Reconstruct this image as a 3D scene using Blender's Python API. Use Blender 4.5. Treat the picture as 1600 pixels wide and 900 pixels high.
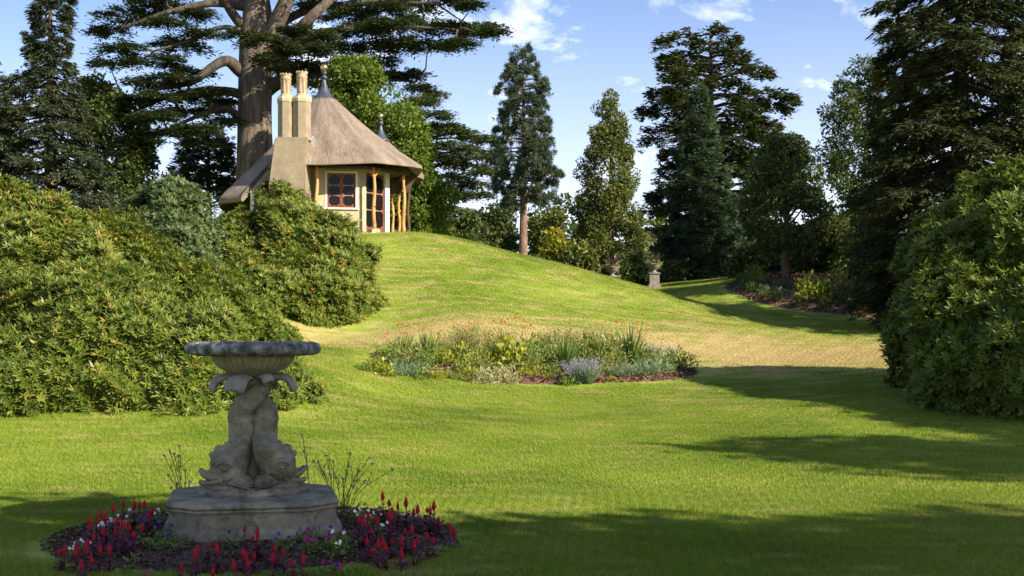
import bpy, bmesh, math, random
import numpy as np
from mathutils import Vector, Matrix, noise as mnoise
R = math.radians
random.seed(7); rng = np.random.default_rng(7)
for o in list(bpy.data.objects): bpy.data.objects.remove(o)
scene = bpy.context.scene; COL = scene.collection

# ------------------------------------------------------------------ camera, sky, sun, exposure
F = 1931.0; HZ = 528.0; CZ = 1.85          # focal length in photo pixels, horizon row, eye height
cd = bpy.data.cameras.new('camera'); cam = bpy.data.objects.new('camera', cd); COL.objects.link(cam)
cam.location = (0, 0, CZ); cam.rotation_euler = (R(90), 0, 0)
cd.sensor_width = 36; cd.lens = 36*F/1600; cd.shift_y = (HZ-450)/1600; cd.clip_start = .1; cd.clip_end = 5000
scene.camera = cam
SUN_AZ, SUN_EL = 54, 30                     # sun to the right of and behind the camera
sv = Vector((math.cos(R(SUN_EL))*math.sin(R(SUN_AZ)), -math.cos(R(SUN_EL))*math.cos(R(SUN_AZ)), math.sin(R(SUN_EL))))
w = bpy.data.worlds.new('World'); scene.world = w; w.use_nodes = True
nt = w.node_tree; nt.nodes.clear()
def N(t, **k):
    n = nt.nodes.new(t)
    for a, b in k.items(): setattr(n, a, b)
    return n
sky = N('ShaderNodeTexSky', sky_type='NISHITA', sun_disc=False)
sky.sun_elevation = R(SUN_EL); sky.sun_rotation = math.atan2(sv.x, sv.y)
sky.air_density = 1.0; sky.dust_density = .6; sky.ozone_density = 2.5; sky.altitude = 50
tc = N('ShaderNodeTexCoord'); sep = N('ShaderNodeSeparateXYZ'); nt.links.new(tc.outputs['Generated'], sep.inputs[0])
def M2(op, a, b=None, clamp=False):
    n = N('ShaderNodeMath', operation=op); n.use_clamp = clamp
    for i, v in enumerate((a, b)):
        if v is None: continue
        if hasattr(v, 'links'): nt.links.new(v, n.inputs[i])
        else: n.inputs[i].default_value = v
    return n.outputs[0]
zc = M2('ADD', M2('MAXIMUM', sep.outputs[2], 0.0), .42)
cx_ = M2('DIVIDE', sep.outputs[0], zc); cy_ = M2('DIVIDE', sep.outputs[1], zc)
cmb = N('ShaderNodeCombineXYZ'); nt.links.new(cx_, cmb.inputs[0]); nt.links.new(cy_, cmb.inputs[1])
n1 = N('ShaderNodeTexNoise'); n1.inputs['Scale'].default_value = 6.5; n1.inputs['Detail'].default_value = 8; n1.inputs['Roughness'].default_value = .58
n1.inputs['Distortion'].default_value = .35
nt.links.new(cmb.outputs[0], n1.inputs['Vector'])
cr = N('ShaderNodeValToRGB'); cr.color_ramp.elements[0].position = .50; cr.color_ramp.elements[1].position = .70
cr.color_ramp.elements[0].color = (0, 0, 0, 1); cr.color_ramp.elements[1].color = (.8, .8, .8, 1)
nt.links.new(n1.outputs['Fac'], cr.inputs[0])
# thin high veil that thickens towards the horizon, all the way round
veil = M2('MULTIPLY', M2('POWER', M2('SUBTRACT', 1.0, M2('MULTIPLY', sep.outputs[2], 2.0), True), 2.2), .66)
fac = M2('MAXIMUM', cr.outputs[0], veil, True)
mix = N('ShaderNodeMix', data_type='RGBA')
nt.links.new(fac, mix.inputs[0]); hsk = N('ShaderNodeHueSaturation'); hsk.inputs['Saturation'].default_value = 1.40; hsk.inputs['Value'].default_value = .42; nt.links.new(sky.outputs[0], hsk.inputs['Color']); tn = N('ShaderNodeMix', data_type='RGBA', blend_type='MULTIPLY'); tn.inputs[0].default_value = 1; tn.inputs[7].default_value = (1.08, .93, 1.03, 1); nt.links.new(hsk.outputs[0], tn.inputs[6]); nt.links.new(tn.outputs[2], mix.inputs[6]); mix.inputs[7].default_value = (5.3, 5.3, 6.1, 1)
hs = N('ShaderNodeHueSaturation'); hs.inputs['Saturation'].default_value = 1.0
nt.links.new(mix.outputs[2], hs.inputs['Color'])
bg = N('ShaderNodeBackground'); bg.inputs[1].default_value = .115
out = N('ShaderNodeOutputWorld'); nt.links.new(hs.outputs[0], bg.inputs[0]); nt.links.new(bg.outputs[0], out.inputs[0])
sl = bpy.data.lights.new('sun', 'SUN'); sl.energy = 3.5; sl.angle = R(.55); sl.color = (1, .90, .72)
so = bpy.data.objects.new('sun', sl); COL.objects.link(so); so.location = sv*100
so.rotation_euler = sv.to_track_quat('Z', 'Y').to_euler()
scene.view_settings.view_transform = 'Standard'; scene.view_settings.look = 'None'
scene.view_settings.gamma = 1; scene.view_settings.use_curve_mapping = False
scene.view_settings.exposure = 1.70
scene.render.engine = 'CYCLES'

# ------------------------------------------------------------------ helpers
def at(px, py, d): return Vector(((px-800)/F*d, d, CZ+(HZ-py)/F*d))
def X(px, d): return (px-800)/F*d
def Z(py, d): return CZ+(HZ-py)/F*d
def tag(o, label=None, cat=None, group=None, kind=None):
    if label: o['label'] = label
    if cat: o['category'] = cat
    if group: o['group'] = group
    if kind: o['kind'] = kind
    return o
def empty(name, loc, label, cat, group=None, rz=0):
    o = bpy.data.objects.new(name, None); COL.objects.link(o); o.location = loc; o.rotation_euler = (0, 0, rz)
    o.empty_display_size = .1
    return tag(o, label, cat, group)
def link(name, me, mat=None, parent=None, loc=None):
    o = bpy.data.objects.new(name, me); COL.objects.link(o)
    if mat and not me.materials: me.materials.append(mat)
    if parent: o.parent = parent
    if loc is not None: o.location = loc
    return o
def mesh(name, v, f, smooth=False, tint=None, uv=None):
    """v (n,3); f list of faces, or one int array of quads / triangles"""
    me = bpy.data.meshes.new(name); v = np.asarray(v, dtype=np.float32)
    if isinstance(f, np.ndarray):
        k = f.shape[1]; me.vertices.add(len(v)); me.vertices.foreach_set('co', v.ravel())
        me.loops.add(f.size); me.loops.foreach_set('vertex_index', f.ravel().astype(np.int32))
        me.polygons.add(len(f)); me.polygons.foreach_set('loop_start', np.arange(0, f.size, k, dtype=np.int32))
        me.update(calc_edges=True)
    else:
        me.from_pydata([tuple(p) for p in v], [], f)
    if smooth: me.polygons.foreach_set('use_smooth', np.ones(len(me.polygons), dtype=bool))
    if tint is not None:
        a = me.attributes.new('tint', 'FLOAT', 'POINT'); a.data.foreach_set('value', np.asarray(tint, dtype=np.float32))
    if uv is not None:
        l = me.uv_layers.new(name='uv'); vi = np.zeros(len(me.loops), dtype=np.int32); me.loops.foreach_get('vertex_index', vi)
        l.data.foreach_set('uv', np.asarray(uv, dtype=np.float32)[vi].ravel())
    return me
def bm_mesh(name, bm, smooth=False):
    bmesh.ops.recalc_face_normals(bm, faces=bm.faces)
    me = bpy.data.meshes.new(name); bm.to_mesh(me); bm.free()
    if smooth: me.polygons.foreach_set('use_smooth', np.ones(len(me.polygons), dtype=bool))
    return me
def box(bm, c, s, rz=0, bevel=0):
    r = bmesh.ops.create_cube(bm, size=1, matrix=Matrix.Translation(c) @ Matrix.Rotation(rz, 4, 'Z') @ Matrix.Diagonal((*s, 1)))
    if bevel: bmesh.ops.bevel(bm, geom=list({e for v in r['verts'] for e in v.link_edges}), offset=bevel, segments=2, affect='EDGES', profile=.6)
def tube_np(path, rad, seg=8, cap=True, wob=0):
    P = np.asarray(path, float); rad = np.asarray(rad, float)*np.ones(len(P)); n = len(P)
    T = np.gradient(P, axis=0); T /= np.linalg.norm(T, axis=1)[:, None]+1e-9
    ref = np.array([0, 0, 1.]) if abs(T[:, 2]).mean() < .8 else np.array([1., 0, 0])
    U = np.cross(T, ref); U /= np.linalg.norm(U, axis=1)[:, None]+1e-9; V = np.cross(T, U)
    a = np.linspace(0, 2*np.pi, seg, endpoint=False)
    rr = rad[:, None]*(1+wob*rng.normal(size=(n, seg)))
    v = P[:, None]+rr[..., None]*(np.cos(a)[None, :, None]*U[:, None]+np.sin(a)[None, :, None]*V[:, None])
    f = []
    for i in range(n-1):
        for j in range(seg):
            k = (j+1) % seg; f.append((i*seg+j, i*seg+k, (i+1)*seg+k, (i+1)*seg+j))
    if cap: f.append(tuple(range(seg))[::-1]); f.append(tuple((n-1)*seg+j for j in range(seg)))
    return v.reshape(-1, 3), f
def tubes(name, lst, smooth=True):
    V = []; Fc = []; o = 0
    for path, rad, seg in lst:
        v, f = tube_np(path, rad, seg); V.append(v); Fc += [tuple(i+o for i in q) for q in f]; o += len(v)
    return mesh(name, np.vstack(V), Fc, smooth)
def smooth_path(pts, n=12):
    """Catmull-Rom through points (rows may hold extra columns such as a radius)"""
    p = np.asarray(pts, float); p = np.vstack([2*p[0]-p[1], p, 2*p[-1]-p[-2]]); o = []
    for i in range(1, len(p)-2):
        t = np.linspace(0, 1, n, endpoint=False)[:, None]; a, b, c, d = p[i-1:i+3]
        o.append(.5*(2*b+(c-a)*t+(2*a-5*b+4*c-d)*t*t+(3*b-a-3*c+d)*t**3))
    return np.vstack(o+[p[-2][None]])
def lathe(name, prof, seg=48, flute=None, smooth=True, squeeze=None):
    prof = np.asarray(prof, float); a = np.linspace(0, 2*np.pi, seg, endpoint=False); V = []
    for i, (r, z) in enumerate(prof):
        rr = r*np.ones(seg)
        if flute is not None and flute[0] <= i <= flute[1]: rr = r*(1+flute[3]*np.abs(np.cos(a*flute[2]/2)))
        V.append(np.stack([rr*np.cos(a), rr*np.sin(a), z*np.ones(seg)], 1))
    f = []
    for i in range(len(prof)-1):
        for j in range(seg):
            k = (j+1) % seg; f.append((i*seg+j, i*seg+k, (i+1)*seg+k, (i+1)*seg+j))
    f.append(tuple(range(seg))[::-1]); f.append(tuple((len(prof)-1)*seg+j for j in range(seg)))
    return mesh(name, np.vstack(V), f, smooth)
def unit(v): return v/(np.linalg.norm(v, axis=-1, keepdims=True)+1e-9)
def rdir(n): return unit(rng.normal(size=(n, 3)))
def leafv(P, D, Nn, L, W, fold=.15, wide=.5):
    """rhombic leaves folded on the midrib: base, side, tip, side"""
    n = len(P); D = unit(D); S = unit(np.cross(D, Nn)); Nn = np.cross(S, D)
    L = (np.ones(n)*L)[:, None]; W = (np.ones(n)*W)[:, None]
    m = P+D*L*wide+Nn*W*fold
    v = np.stack([P, m+S*W/2, P+D*L, m-S*W/2], 1)
    return v.reshape(-1, 3)
def quads(n): return np.arange(4*n, dtype=np.int32).reshape(n, 4)
def leafmesh(name, V, T):
    V = np.vstack(V); T = np.concatenate(T); n = len(V)//4
    return mesh(name, V, quads(n), False, np.repeat(T, 4))
def mat_new(name):
    m = bpy.data.materials.new(name); m.use_nodes = True; t = m.node_tree; t.nodes.clear(); return m, t
def nn(t, ty, ins=None, **k):
    n = t.nodes.new(ty)
    for a, b in k.items(): setattr(n, a, b)
    for a, b in (ins or {}).items():
        if hasattr(b, 'links'): t.links.new(b, n.inputs[a])
        else: n.inputs[a].default_value = b
    return n
def ramp(t, fac, stops):
    n = t.nodes.new('ShaderNodeValToRGB'); e = n.color_ramp.elements
    while len(e) < len(stops): e.new(.5)
    for i, (p, c) in enumerate(stops): e[i].position = p; e[i].color = (*c, 1) if len(c) == 3 else c
    t.links.new(fac, n.inputs[0]); return n.outputs[0]
def done(t, sh):
    o = t.nodes.new('ShaderNodeOutputMaterial'); t.links.new(sh, o.inputs[0])
def leaf_mat(name, stops, rough=.5, trans=.3, spec=.4, tcol=(1.25, 1.2, .5)):
    m, t = mat_new(name); a = nn(t, 'ShaderNodeAttribute', attribute_name='tint')
    c = ramp(t, a.outputs['Fac'], stops)
    p = nn(t, 'ShaderNodeBsdfPrincipled', {'Base Color': c, 'Roughness': rough, 'Specular IOR Level': spec})
    tm = nn(t, 'ShaderNodeMix', {0: 1.0, 6: c, 7: (*tcol, 1)}, data_type='RGBA', blend_type='MULTIPLY')
    tr = nn(t, 'ShaderNodeBsdfTranslucent', {'Color': tm.outputs[2]})
    mx = nn(t, 'ShaderNodeMixShader', {0: trans, 1: p.outputs[0], 2: tr.outputs[0]}); done(t, mx.outputs[0]); return m
def rough_mat(name, stops, scale=8, detail=8, rough=.85, bump=.3, bscale=40, stretch=(1, 1, 1), coord='Object', dist=.01, spec=.3, metal=0):
    m, t = mat_new(name); tcn = nn(t, 'ShaderNodeTexCoord')
    mp = nn(t, 'ShaderNodeMapping', {'Vector': tcn.outputs[coord], 'Scale': stretch})
    n = nn(t, 'ShaderNodeTexNoise', {'Vector': mp.outputs[0], 'Scale': scale, 'Detail': detail, 'Roughness': .62})
    c = ramp(t, n.outputs['Fac'], stops)
    b = nn(t, 'ShaderNodeTexNoise', {'Vector': mp.outputs[0], 'Scale': bscale, 'Detail': 6, 'Roughness': .65})
    bp = nn(t, 'ShaderNodeBump', {'Height': b.outputs['Fac'], 'Strength': bump, 'Distance': dist})
    p = nn(t, 'ShaderNodeBsdfPrincipled', {'Base Color': c, 'Roughness': rough, 'Normal': bp.outputs[0], 'Specular IOR Level': spec, 'Metallic': metal})
    done(t, p.outputs[0]); return m

# ------------------------------------------------------------------ terrain
CP = []
def cp(px, py, d): CP.append((X(px, d), d, Z(py, d)))
for y in (-25, 0, 8, 13):
    for x in (-40, -14, -4, 6, 16, 40): CP.append((x, y, 0.0 if y > -20 else -.1))
for a in ((0, 690, 20), (230, 680, 20.5), (350, 668, 21), (455, 652, 22.5), (500, 628, 23.6), (490, 580, 26.3), (560, 608, 26.2), (640, 624, 26),
          (800, 640, 26), (800, 700, 20), (1000, 625, 28), (1200, 640, 25.3), (1200, 700, 20), (1500, 655, 24), (1420, 594, 29), (1300, 600, 29),
          (570, 577, 29.3), (700, 597, 29), (830, 602, 29.3), (960, 599, 29.6), (1095, 586, 31.3), (700, 561, 33.3), (950, 559, 33.6),
          (520, 548, 31), (470, 558, 28.5), (600, 536, 34), (1150, 545, 35.5), (1250, 565, 33), (1350, 536, 37.5), (1400, 560, 33),
          (480, 532, 35), (560, 520, 36.5), (603, 490, 38), (700, 502, 36), (700, 450, 40), (620, 440, 41), (590, 390, 45), (800, 490, 37.5), (800, 450, 41),
          (900, 500, 37.5), (900, 460, 41.5), (1000, 500, 38.5), (1100, 510, 38.5),
          (640, 364, 46.8), (720, 374, 47), (800, 395, 47), (880, 413, 46.5), (950, 432, 45.5), (1020, 453, 44), (1100, 480, 43), (1180, 503, 42), (1270, 512, 41.5), (1380, 516, 41),
          (1060, 447, 60), (1150, 432, 64), (1105, 458, 52), (1200, 484, 47.5), (1390, 500, 45.5)): cp(*a)
for x, y, z in ((-7.8, 30, 1.75), (-13, 30, 2.2), (-8, 37, 3.0), (-15, 38, 4.2), (-10.5, 42, 4.7), (-18, 46, 5.9), (-10, 25, 1.1), (-14, 23, .6), (-30, 30, 2.6), (-30, 46, 5.9), (-30, 18, .2),
                (-7.2, 47, 5.86), (-4.6, 47.4, 5.86), (-10, 48, 5.88), (-7.2, 53, 5.88), (-4, 51, 5.86), (-10, 53, 5.9),
                (-2.3, 56, 5.3), (0, 56, 4.5), (2.3, 55, 3.8), (4.2, 54, 3.3), (5.6, 50, 3.1), (4.5, 62, 4.2), (13, 53, 4.4), (16, 58, 5), (22, 45, 2.6), (22, 30, 1), (40, 30, 1.2), (40, 50, 3), (24, 60, 5),
                (-40, 70, 6), (-15, 70, 6), (0, 75, 5), (15, 75, 5.6), (40, 75, 5.6), (-40, 110, 6.2), (0, 110, 5.6), (40, 110, 5.8)):
    CP.append((x, y, z))
CP = np.array(CP); nC = len(CP)
def tpk(r2): return np.where(r2 > 1e-9, .5*r2*np.log(r2+1e-12), 0)
K = tpk(((CP[:, None, :2]-CP[None, :, :2])**2).sum(-1))+np.eye(nC)*.6
Pm = np.hstack([np.ones((nC, 1)), CP[:, :2]])
SOL = np.linalg.solve(np.block([[K, Pm], [Pm.T, np.zeros((3, 3))]]), np.concatenate([CP[:, 2], np.zeros(3)]))
def tps(x, y):
    r2 = (x[:, None]-CP[None, :, 0])**2+(y[:, None]-CP[None, :, 1])**2
    return tpk(r2) @ SOL[:nC]+SOL[nC]+SOL[nC+1]*x+SOL[nC+2]*y
GX = np.arange(-42, 42.01, .4); GY = np.arange(-26, 110.01, .4)
gx, gy = np.meshgrid(GX, GY); HG = np.concatenate([tps(a, b) for a, b in zip(gx, gy)]).reshape(gx.shape)
def Hn(x, y):
    x = np.asarray(x, float); y = np.asarray(y, float)
    u = np.clip((x-GX[0])/.4, 0, len(GX)-1.001); v = np.clip((y-GY[0])/.4, 0, len(GY)-1.001)
    i = u.astype(int); j = v.astype(int); a = u-i; b = v-j
    return (HG[j, i]*(1-a)*(1-b)+HG[j, i+1]*a*(1-b)+HG[j+1, i]*(1-a)*b+HG[j+1, i+1]*a*b)
def H(x, y): return float(Hn(x, y))
def ground_px(px, py):
    """where the sight line through a pixel meets the ground"""
    d = np.linspace(5, 70, 1301); x = (px-800)/F*d; z = CZ+(HZ-py)/F*d
    k = np.argmax(Hn(x, d) >= z); k = k if k > 0 else 1300
    return Vector((x[k], d[k], H(x[k], d[k])))

def grass_color(t, blade=False):
    """colour of the lawn by place: fresh green, parched straw patches, mower lines"""
    g = nn(t, 'ShaderNodeNewGeometry'); pos = g.outputs['Position']
    sx = nn(t, 'ShaderNodeSeparateXYZ', {0: pos})
    def m(op, a, b=0.0, c=None, clamp=False):
        ins = {0: a, 1: b}
        if c is not None: ins[2] = c
        n = nn(t, 'ShaderNodeMath', ins, operation=op); n.use_clamp = clamp; return n.outputs[0]
    big = nn(t, 'ShaderNodeTexNoise', {'Vector': pos, 'Scale': .35, 'Detail': 5, 'Roughness': .6}).outputs['Fac']
    mp = nn(t, 'ShaderNodeMapping', {'Vector': pos, 'Scale': (.5, 1.9, .6)})
    mid = nn(t, 'ShaderNodeTexNoise', {'Vector': mp.outputs[0], 'Scale': 1.7, 'Detail': 6, 'Roughness': .62, 'Distortion': .4}).outputs['Fac']
    fine = nn(t, 'ShaderNodeTexNoise', {'Vector': pos, 'Scale': 22, 'Detail': 4, 'Roughness': .7}).outputs['Fac']
    green = ramp(t, m('ADD', m('MULTIPLY', big, .6), m('MULTIPLY', fine, .4)), [(.36, (.108, .170, .013)), (.5, (.180, .250, .022)), (.64, (.27, .32, .045))])
    straw = ramp(t, fine, [(.35, (.34, .255, .10)), (.65, (.52, .40, .19))])
    # parched belt: a trodden path that runs round the foot of the mound
    wob = nn(t, 'ShaderNodeTexNoise', {'Vector': pos, 'Scale': .22, 'Detail': 3}).outputs['Fac']
    yc = m('ADD', m('MULTIPLY', m('POWER', m('SUBTRACT', sx.outputs[0], 1.0), 2.0), -.012), 35.2)
    yc = m('ADD', yc, m('MULTIPLY', m('SUBTRACT', wob, .5), 2.5))
    dy = m('ABSOLUTE', m('SUBTRACT', sx.outputs[1], yc))
    wid = nn(t, 'ShaderNodeMapRange', {0: sx.outputs[0], 1: 2.0, 2: 7.0, 3: 2.8, 4: 5.6}).outputs[0]
    belt = m('SUBTRACT', 1.0, m('DIVIDE', dy, wid), clamp=True)
    right = nn(t, 'ShaderNodeMapRange', {0: sx.outputs[0], 1: 2.0, 2: 6.0, 3: .72, 4: 1.0}).outputs[0]
    belt = m('MULTIPLY', belt, right)
    dryn = m('ADD', m('MULTIPLY', belt, .34), mid)
    mound = nn(t, 'ShaderNodeMapRange', {0: sx.outputs[1], 1: 22.0, 2: 34.0, 3: 0.0, 4: .055}).outputs[0]
    dryn = m('ADD', dryn, mound)
    dry = nn(t, 'ShaderNodeMapRange', {0: dryn, 1: .53, 2: .78, 3: 0.0, 4: .92}).outputs[0]
    mx = nn(t, 'ShaderNodeMix', {0: dry, 6: green, 7: straw}, data_type='RGBA').outputs[2]
    if blade:
        r = nn(t, 'ShaderNodeAttribute', attribute_name='tint').outputs['Fac']
        mx = nn(t, 'ShaderNodeMix', {0: 1.0, 6: mx, 7: ramp(t, r, [(0, (.60, .68, .5)), (1, (1.42, 1.34, 1.45))])}, data_type='RGBA', blend_type='MULTIPLY').outputs[2]
    return mx, fine
m_lawn, t = mat_new('lawn'); c, fine = grass_color(t)
bp = nn(t, 'ShaderNodeBump', {'Height': fine, 'Strength': .6, 'Distance': .03})
done(t, nn(t, 'ShaderNodeBsdfPrincipled', {'Base Color': c, 'Roughness': .9, 'Specular IOR Level': .15, 'Normal': bp.outputs[0]}).outputs[0])
m_blade, t = mat_new('grass_blade'); c, fine = grass_color(t, True)
p_ = nn(t, 'ShaderNodeBsdfPrincipled', {'Base Color': c, 'Roughness': .6, 'Specular IOR Level': .25})
tr_ = nn(t, 'ShaderNodeBsdfTranslucent', {'Color': c})
done(t, nn(t, 'ShaderNodeMixShader', {0: .35, 1: p_.outputs[0], 2: tr_.outputs[0]}).outputs[0])

ax = np.concatenate([[-900, -400, -150, -80, -55], np.arange(-40, 40.1, .5), [55, 80, 150, 400, 900]])
ay = np.concatenate([[-300, -100, -50], np.arange(-25, 80.1, .5), np.arange(84, 111, 4), [150, 300, 700, 1600]])
mx_, my_ = np.meshgrid(ax, ay); nX = len(ax); nY = len(ay)
ii = (np.arange(nY-1)[:, None]*nX+np.arange(nX-1)[None]).ravel()
lawn = link('lawn', mesh('lawn', np.stack([mx_.ravel(), my_.ravel(), Hn(mx_.ravel(), my_.ravel())], 1), np.stack([ii, ii+1, ii+1+nX, ii+nX], 1), True), m_lawn)
tag(lawn, 'mown lawn with parched patches rising to the cottage mound', 'lawn', kind='structure')

# beds: (centre x, y, rx, ry)
BED_F = (-2.40, 11.55, 1.93, 1.88); BED_M = (.55, 31.75, 4.35, 2.35); BED_I = (14.3, 52, 5.4, 6.1)
m_soil = rough_mat('soil', [(.3, (.05, .032, .021)), (.55, (.105, .07, .046)), (.75, (.17, .12, .08))], 14, 8, .95, .9, 30, dist=.04, coord='Generated')
m_mulch = rough_mat('mulch', [(.3, (.06, .034, .022)), (.5, (.15, .085, .055)), (.75, (.26, .155, .10))], 60, 8, .95, .9, 90, dist=.04, coord='Generated')
def bed(name, b, hgt, mat, label, n=70, rings=26):
    a = np.linspace(0, 2*np.pi, n, endpoint=False); V = []
    wv = 1+.02*np.sin(3*a+1)+.015*np.sin(7*a)
    for k in range(rings):
        r = 1-k/(rings-1)*.985; x = b[0]+b[2]*r*wv*np.cos(a); y = b[1]+b[3]*r*wv*np.sin(a)
        lift = -.06+(hgt+.06)*min(1, (1-r)/.14)**.7
        z = Hn(x, y)+lift+(rng.normal(size=n)*.012 if k > 1 else 0)
        V.append(np.stack([x, y, z], 1))
    f = [(k*n+i, k*n+(i+1) % n, (k+1)*n+(i+1) % n, (k+1)*n+i) for k in range(rings-1) for i in range(n)]
    f.append(tuple((rings-1)*n+i for i in range(n)))
    return tag(link(name, mesh(name, np.vstack(V), f, True), mat), label, 'flower bed', kind='structure')
bed('soil_bed', BED_F, .06, m_soil, 'round bed of bare brown soil around the stone fountain', 90, 34)
bed('mulch_bed', BED_M, .07, m_mulch, 'oval bark-mulched bed of mixed perennials below the mound')
bed('mulch_island', BED_I, .10, m_mulch, 'shaded bark-mulched bed with small shrubs under the trees')
# bark chips and soil crumbs
def chips(name, b, n, sz, mat, label, cat, lift):
    r = np.sqrt(rng.random(n))*.97; a = rng.random(n)*2*np.pi
    x = b[0]+b[2]*r*np.cos(a); y = b[1]+b[3]*r*np.sin(a); P = np.stack([x, y, Hn(x, y)+lift*np.minimum(1, (1-r)/.14)**.7+rng.random(n)*.02-.01], 1)
    D = rdir(n); D[:, 2] *= .35; L = sz*(.5+rng.random(n))
    Nn = np.tile([0, 0, 1.], (n, 1))+.5*rdir(n)
    tag(link(name, leafmesh(name, [leafv(P, D, Nn, L, L*.5, .35)], [rng.random(n)]), mat), label, cat, kind='stuff')
m_chip = leaf_mat('bark_chip', [(0, (.05, .027, .017)), (.6, (.17, .095, .06)), (1, (.34, .21, .14))], .85, 0, .2)
m_crumb = leaf_mat('soil_crumb', [(0, (.045, .029, .019)), (.7, (.115, .077, .05)), (1, (.22, .155, .10))], .95, 0, .1)
chips('bark_chips', BED_M, 9000, .09, m_chip, 'loose bark chips over the oval perennial bed', 'bark chips', .075)
chips('bark_mulch', BED_I, 9000, .13, m_chip, 'loose bark chips over the shaded tree bed', 'bark chips', .105)
chips('soil_crumbs', BED_F, 14000, .035, m_crumb, 'crumbly soil clods in the round fountain bed', 'soil', .062)

# grass blades: tufts instanced over the lawn by geometry nodes
def tuft_patch(name, size, n, h, w_):
    P = np.zeros((n, 3)); P[:, :2] = (rng.random((n, 2))+rng.random((n, 2))-1)*size
    D = np.tile([0, 0, 1.], (n, 1))+rdir(n)*.75; D[:, 2] = np.abs(D[:, 2])
    L = h*(.55+.8*rng.random(n)); D = unit(D); S = unit(np.cross(D, rdir(n)))*w_/2
    V = np.stack([P-S, P+S, P+D*L[:, None]], 1).reshape(-1, 3)
    me = mesh(name, V, np.arange(3*n, dtype=np.int32).reshape(n, 3), False, np.repeat(rng.random(n), 3)); me.materials.append(m_blade)
    return bpy.data.objects.new(name, me)
def gn_scatter(name, src):
    g = bpy.data.node_groups.new(name, 'GeometryNodeTree')
    g.interface.new_socket('Geometry', in_out='INPUT', socket_type='NodeSocketGeometry'); g.interface.new_socket('Geometry', in_out='OUTPUT', socket_type='NodeSocketGeometry')
    gi = g.nodes.new('NodeGroupInput'); go = g.nodes.new('NodeGroupOutput'); oi = g.nodes.new('GeometryNodeObjectInfo'); oi.inputs['Object'].default_value = src
    ip = g.nodes.new('GeometryNodeInstanceOnPoints'); at_ = g.nodes.new('GeometryNodeInputNamedAttribute'); at_.data_type = 'FLOAT_VECTOR'; at_.inputs['Name'].default_value = 'rot'
    er = g.nodes.new('FunctionNodeEulerToRotation')
    g.links.new(gi.outputs[0], ip.inputs['Points']); g.links.new(oi.outputs['Geometry'], ip.inputs['Instance'])
    g.links.new(at_.outputs['Attribute'], er.inputs[0]); g.links.new(er.outputs[0], ip.inputs['Rotation']); g.links.new(ip.outputs[0], go.inputs[0])
    return g
def in_bed(x, y, b, m): return ((x-b[0])/(b[2]+m))**2+((y-b[1])/(b[3]+m))**2 < 1
BUSH_SKIP = []     # ellipses with no mown grass (filled in below)
def grass_layer(name, y0, y1, size, n, h, w_, label):
    ys = np.arange(y0, y1, size); P = []
    for y in ys:
        hw = y*.43+4.5; xs = np.arange(-hw, hw, size)
        P.append(np.stack([xs+rng.normal(size=len(xs))*size*.06, y+rng.normal(size=len(xs))*size*.06], 1))
    P = np.vstack(P); x, y = P.T
    k = ~(in_bed(x, y, BED_F, .10) | in_bed(x, y, BED_M, size*.35) | in_bed(x, y, BED_I, size*.35))
    k &= ~(((x+7.1)**2+(y-50)**2) < 3.2**2)
    x, y = x[k], y[k]; e = .15
    sx_ = (Hn(x+e, y)-Hn(x-e, y))/(2*e); sy_ = (Hn(x, y+e)-Hn(x, y-e))/(2*e)
    me = bpy.data.meshes.new(name); me.vertices.add(len(x)); me.vertices.foreach_set('co', np.stack([x, y, Hn(x, y)-.004], 1).astype(np.float32).ravel())
    a = me.attributes.new('rot', 'FLOAT_VECTOR', 'POINT')
    # keep patches unturned about z so that they tile the slope, alternate by half turns
    a.data.foreach_set('vector', np.stack([np.arctan(sy_), -np.arctan(sx_), np.zeros_like(x)], 1).astype(np.float32).ravel())
    o = link(name, me); md = o.modifiers.new('scatter', 'NODES'); md.node_group = gn_scatter(name, tuft_patch(name+'_tuft', size, n, h, w_))
    tag(o, label, 'grass', kind='stuff')
grass_layer('near_grass', 7.5, 15, .26, 560, .044, .006, 'short mown grass blades around the fountain bed')
grass_layer('lawn_grass', 15, 30, .6, 1000, .044, .009, 'short mown grass blades across the open lawn')
grass_layer('mound_grass', 30, 66, .8, 900, .04, .013, 'short mown grass blades over the cottage mound')

# ------------------------------------------------------------------ cottage
CC = Vector((X(520, 50)+.15, 50, 5.9))
def Lc(px, py, d): return at(px, py, d)-CC
def stucco(name, a, b):
    return rough_mat(name, [(.3, a), (.5, tuple((p+q)/2 for p, q in zip(a, b))), (.7, b)], 3.0, 9, .95, .55, 55, dist=.025)
m_wall = stucco('roughcast', (.34, .28, .175), (.46, .39, .26))
m_stack = stucco('roughcast_stack', (.205, .16, .105), (.30, .245, .165))
m_cream = rough_mat('cream_paint', [(.3, (.62, .56, .44)), (.7, (.72, .67, .56))], 4, 5, .7, .1, 60)
m_stone_c = rough_mat('dressed_stone', [(.3, (.32, .26, .165)), (.7, (.44, .37, .25))], 6, 6, .9, .3, 60)
m_pot = rough_mat('chimney_pot', [(.3, (.28, .21, .125)), (.7, (.40, .31, .20))], 5, 6, .85, .2, 50)
m_lead = rough_mat('lead', [(.3, (.055, .062, .08)), (.7, (.11, .12, .145))], 5, 5, .42, .12, 30, metal=.5)
m_flash = rough_mat('lead_flashing', [(.3, (.32, .33, .34)), (.7, (.5, .51, .52))], 5, 5, .6, .1, 30)
m_gold = rough_mat('gilding', [(.3, (.62, .42, .14)), (.7, (.85, .62, .25))], 5, 3, .28, .05, 30, metal=1)
m_red = rough_mat('red_brown_paint', [(.3, (.13, .036, .019)), (.7, (.20, .06, .032))], 6, 4, .5, .1, 60)
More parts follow.
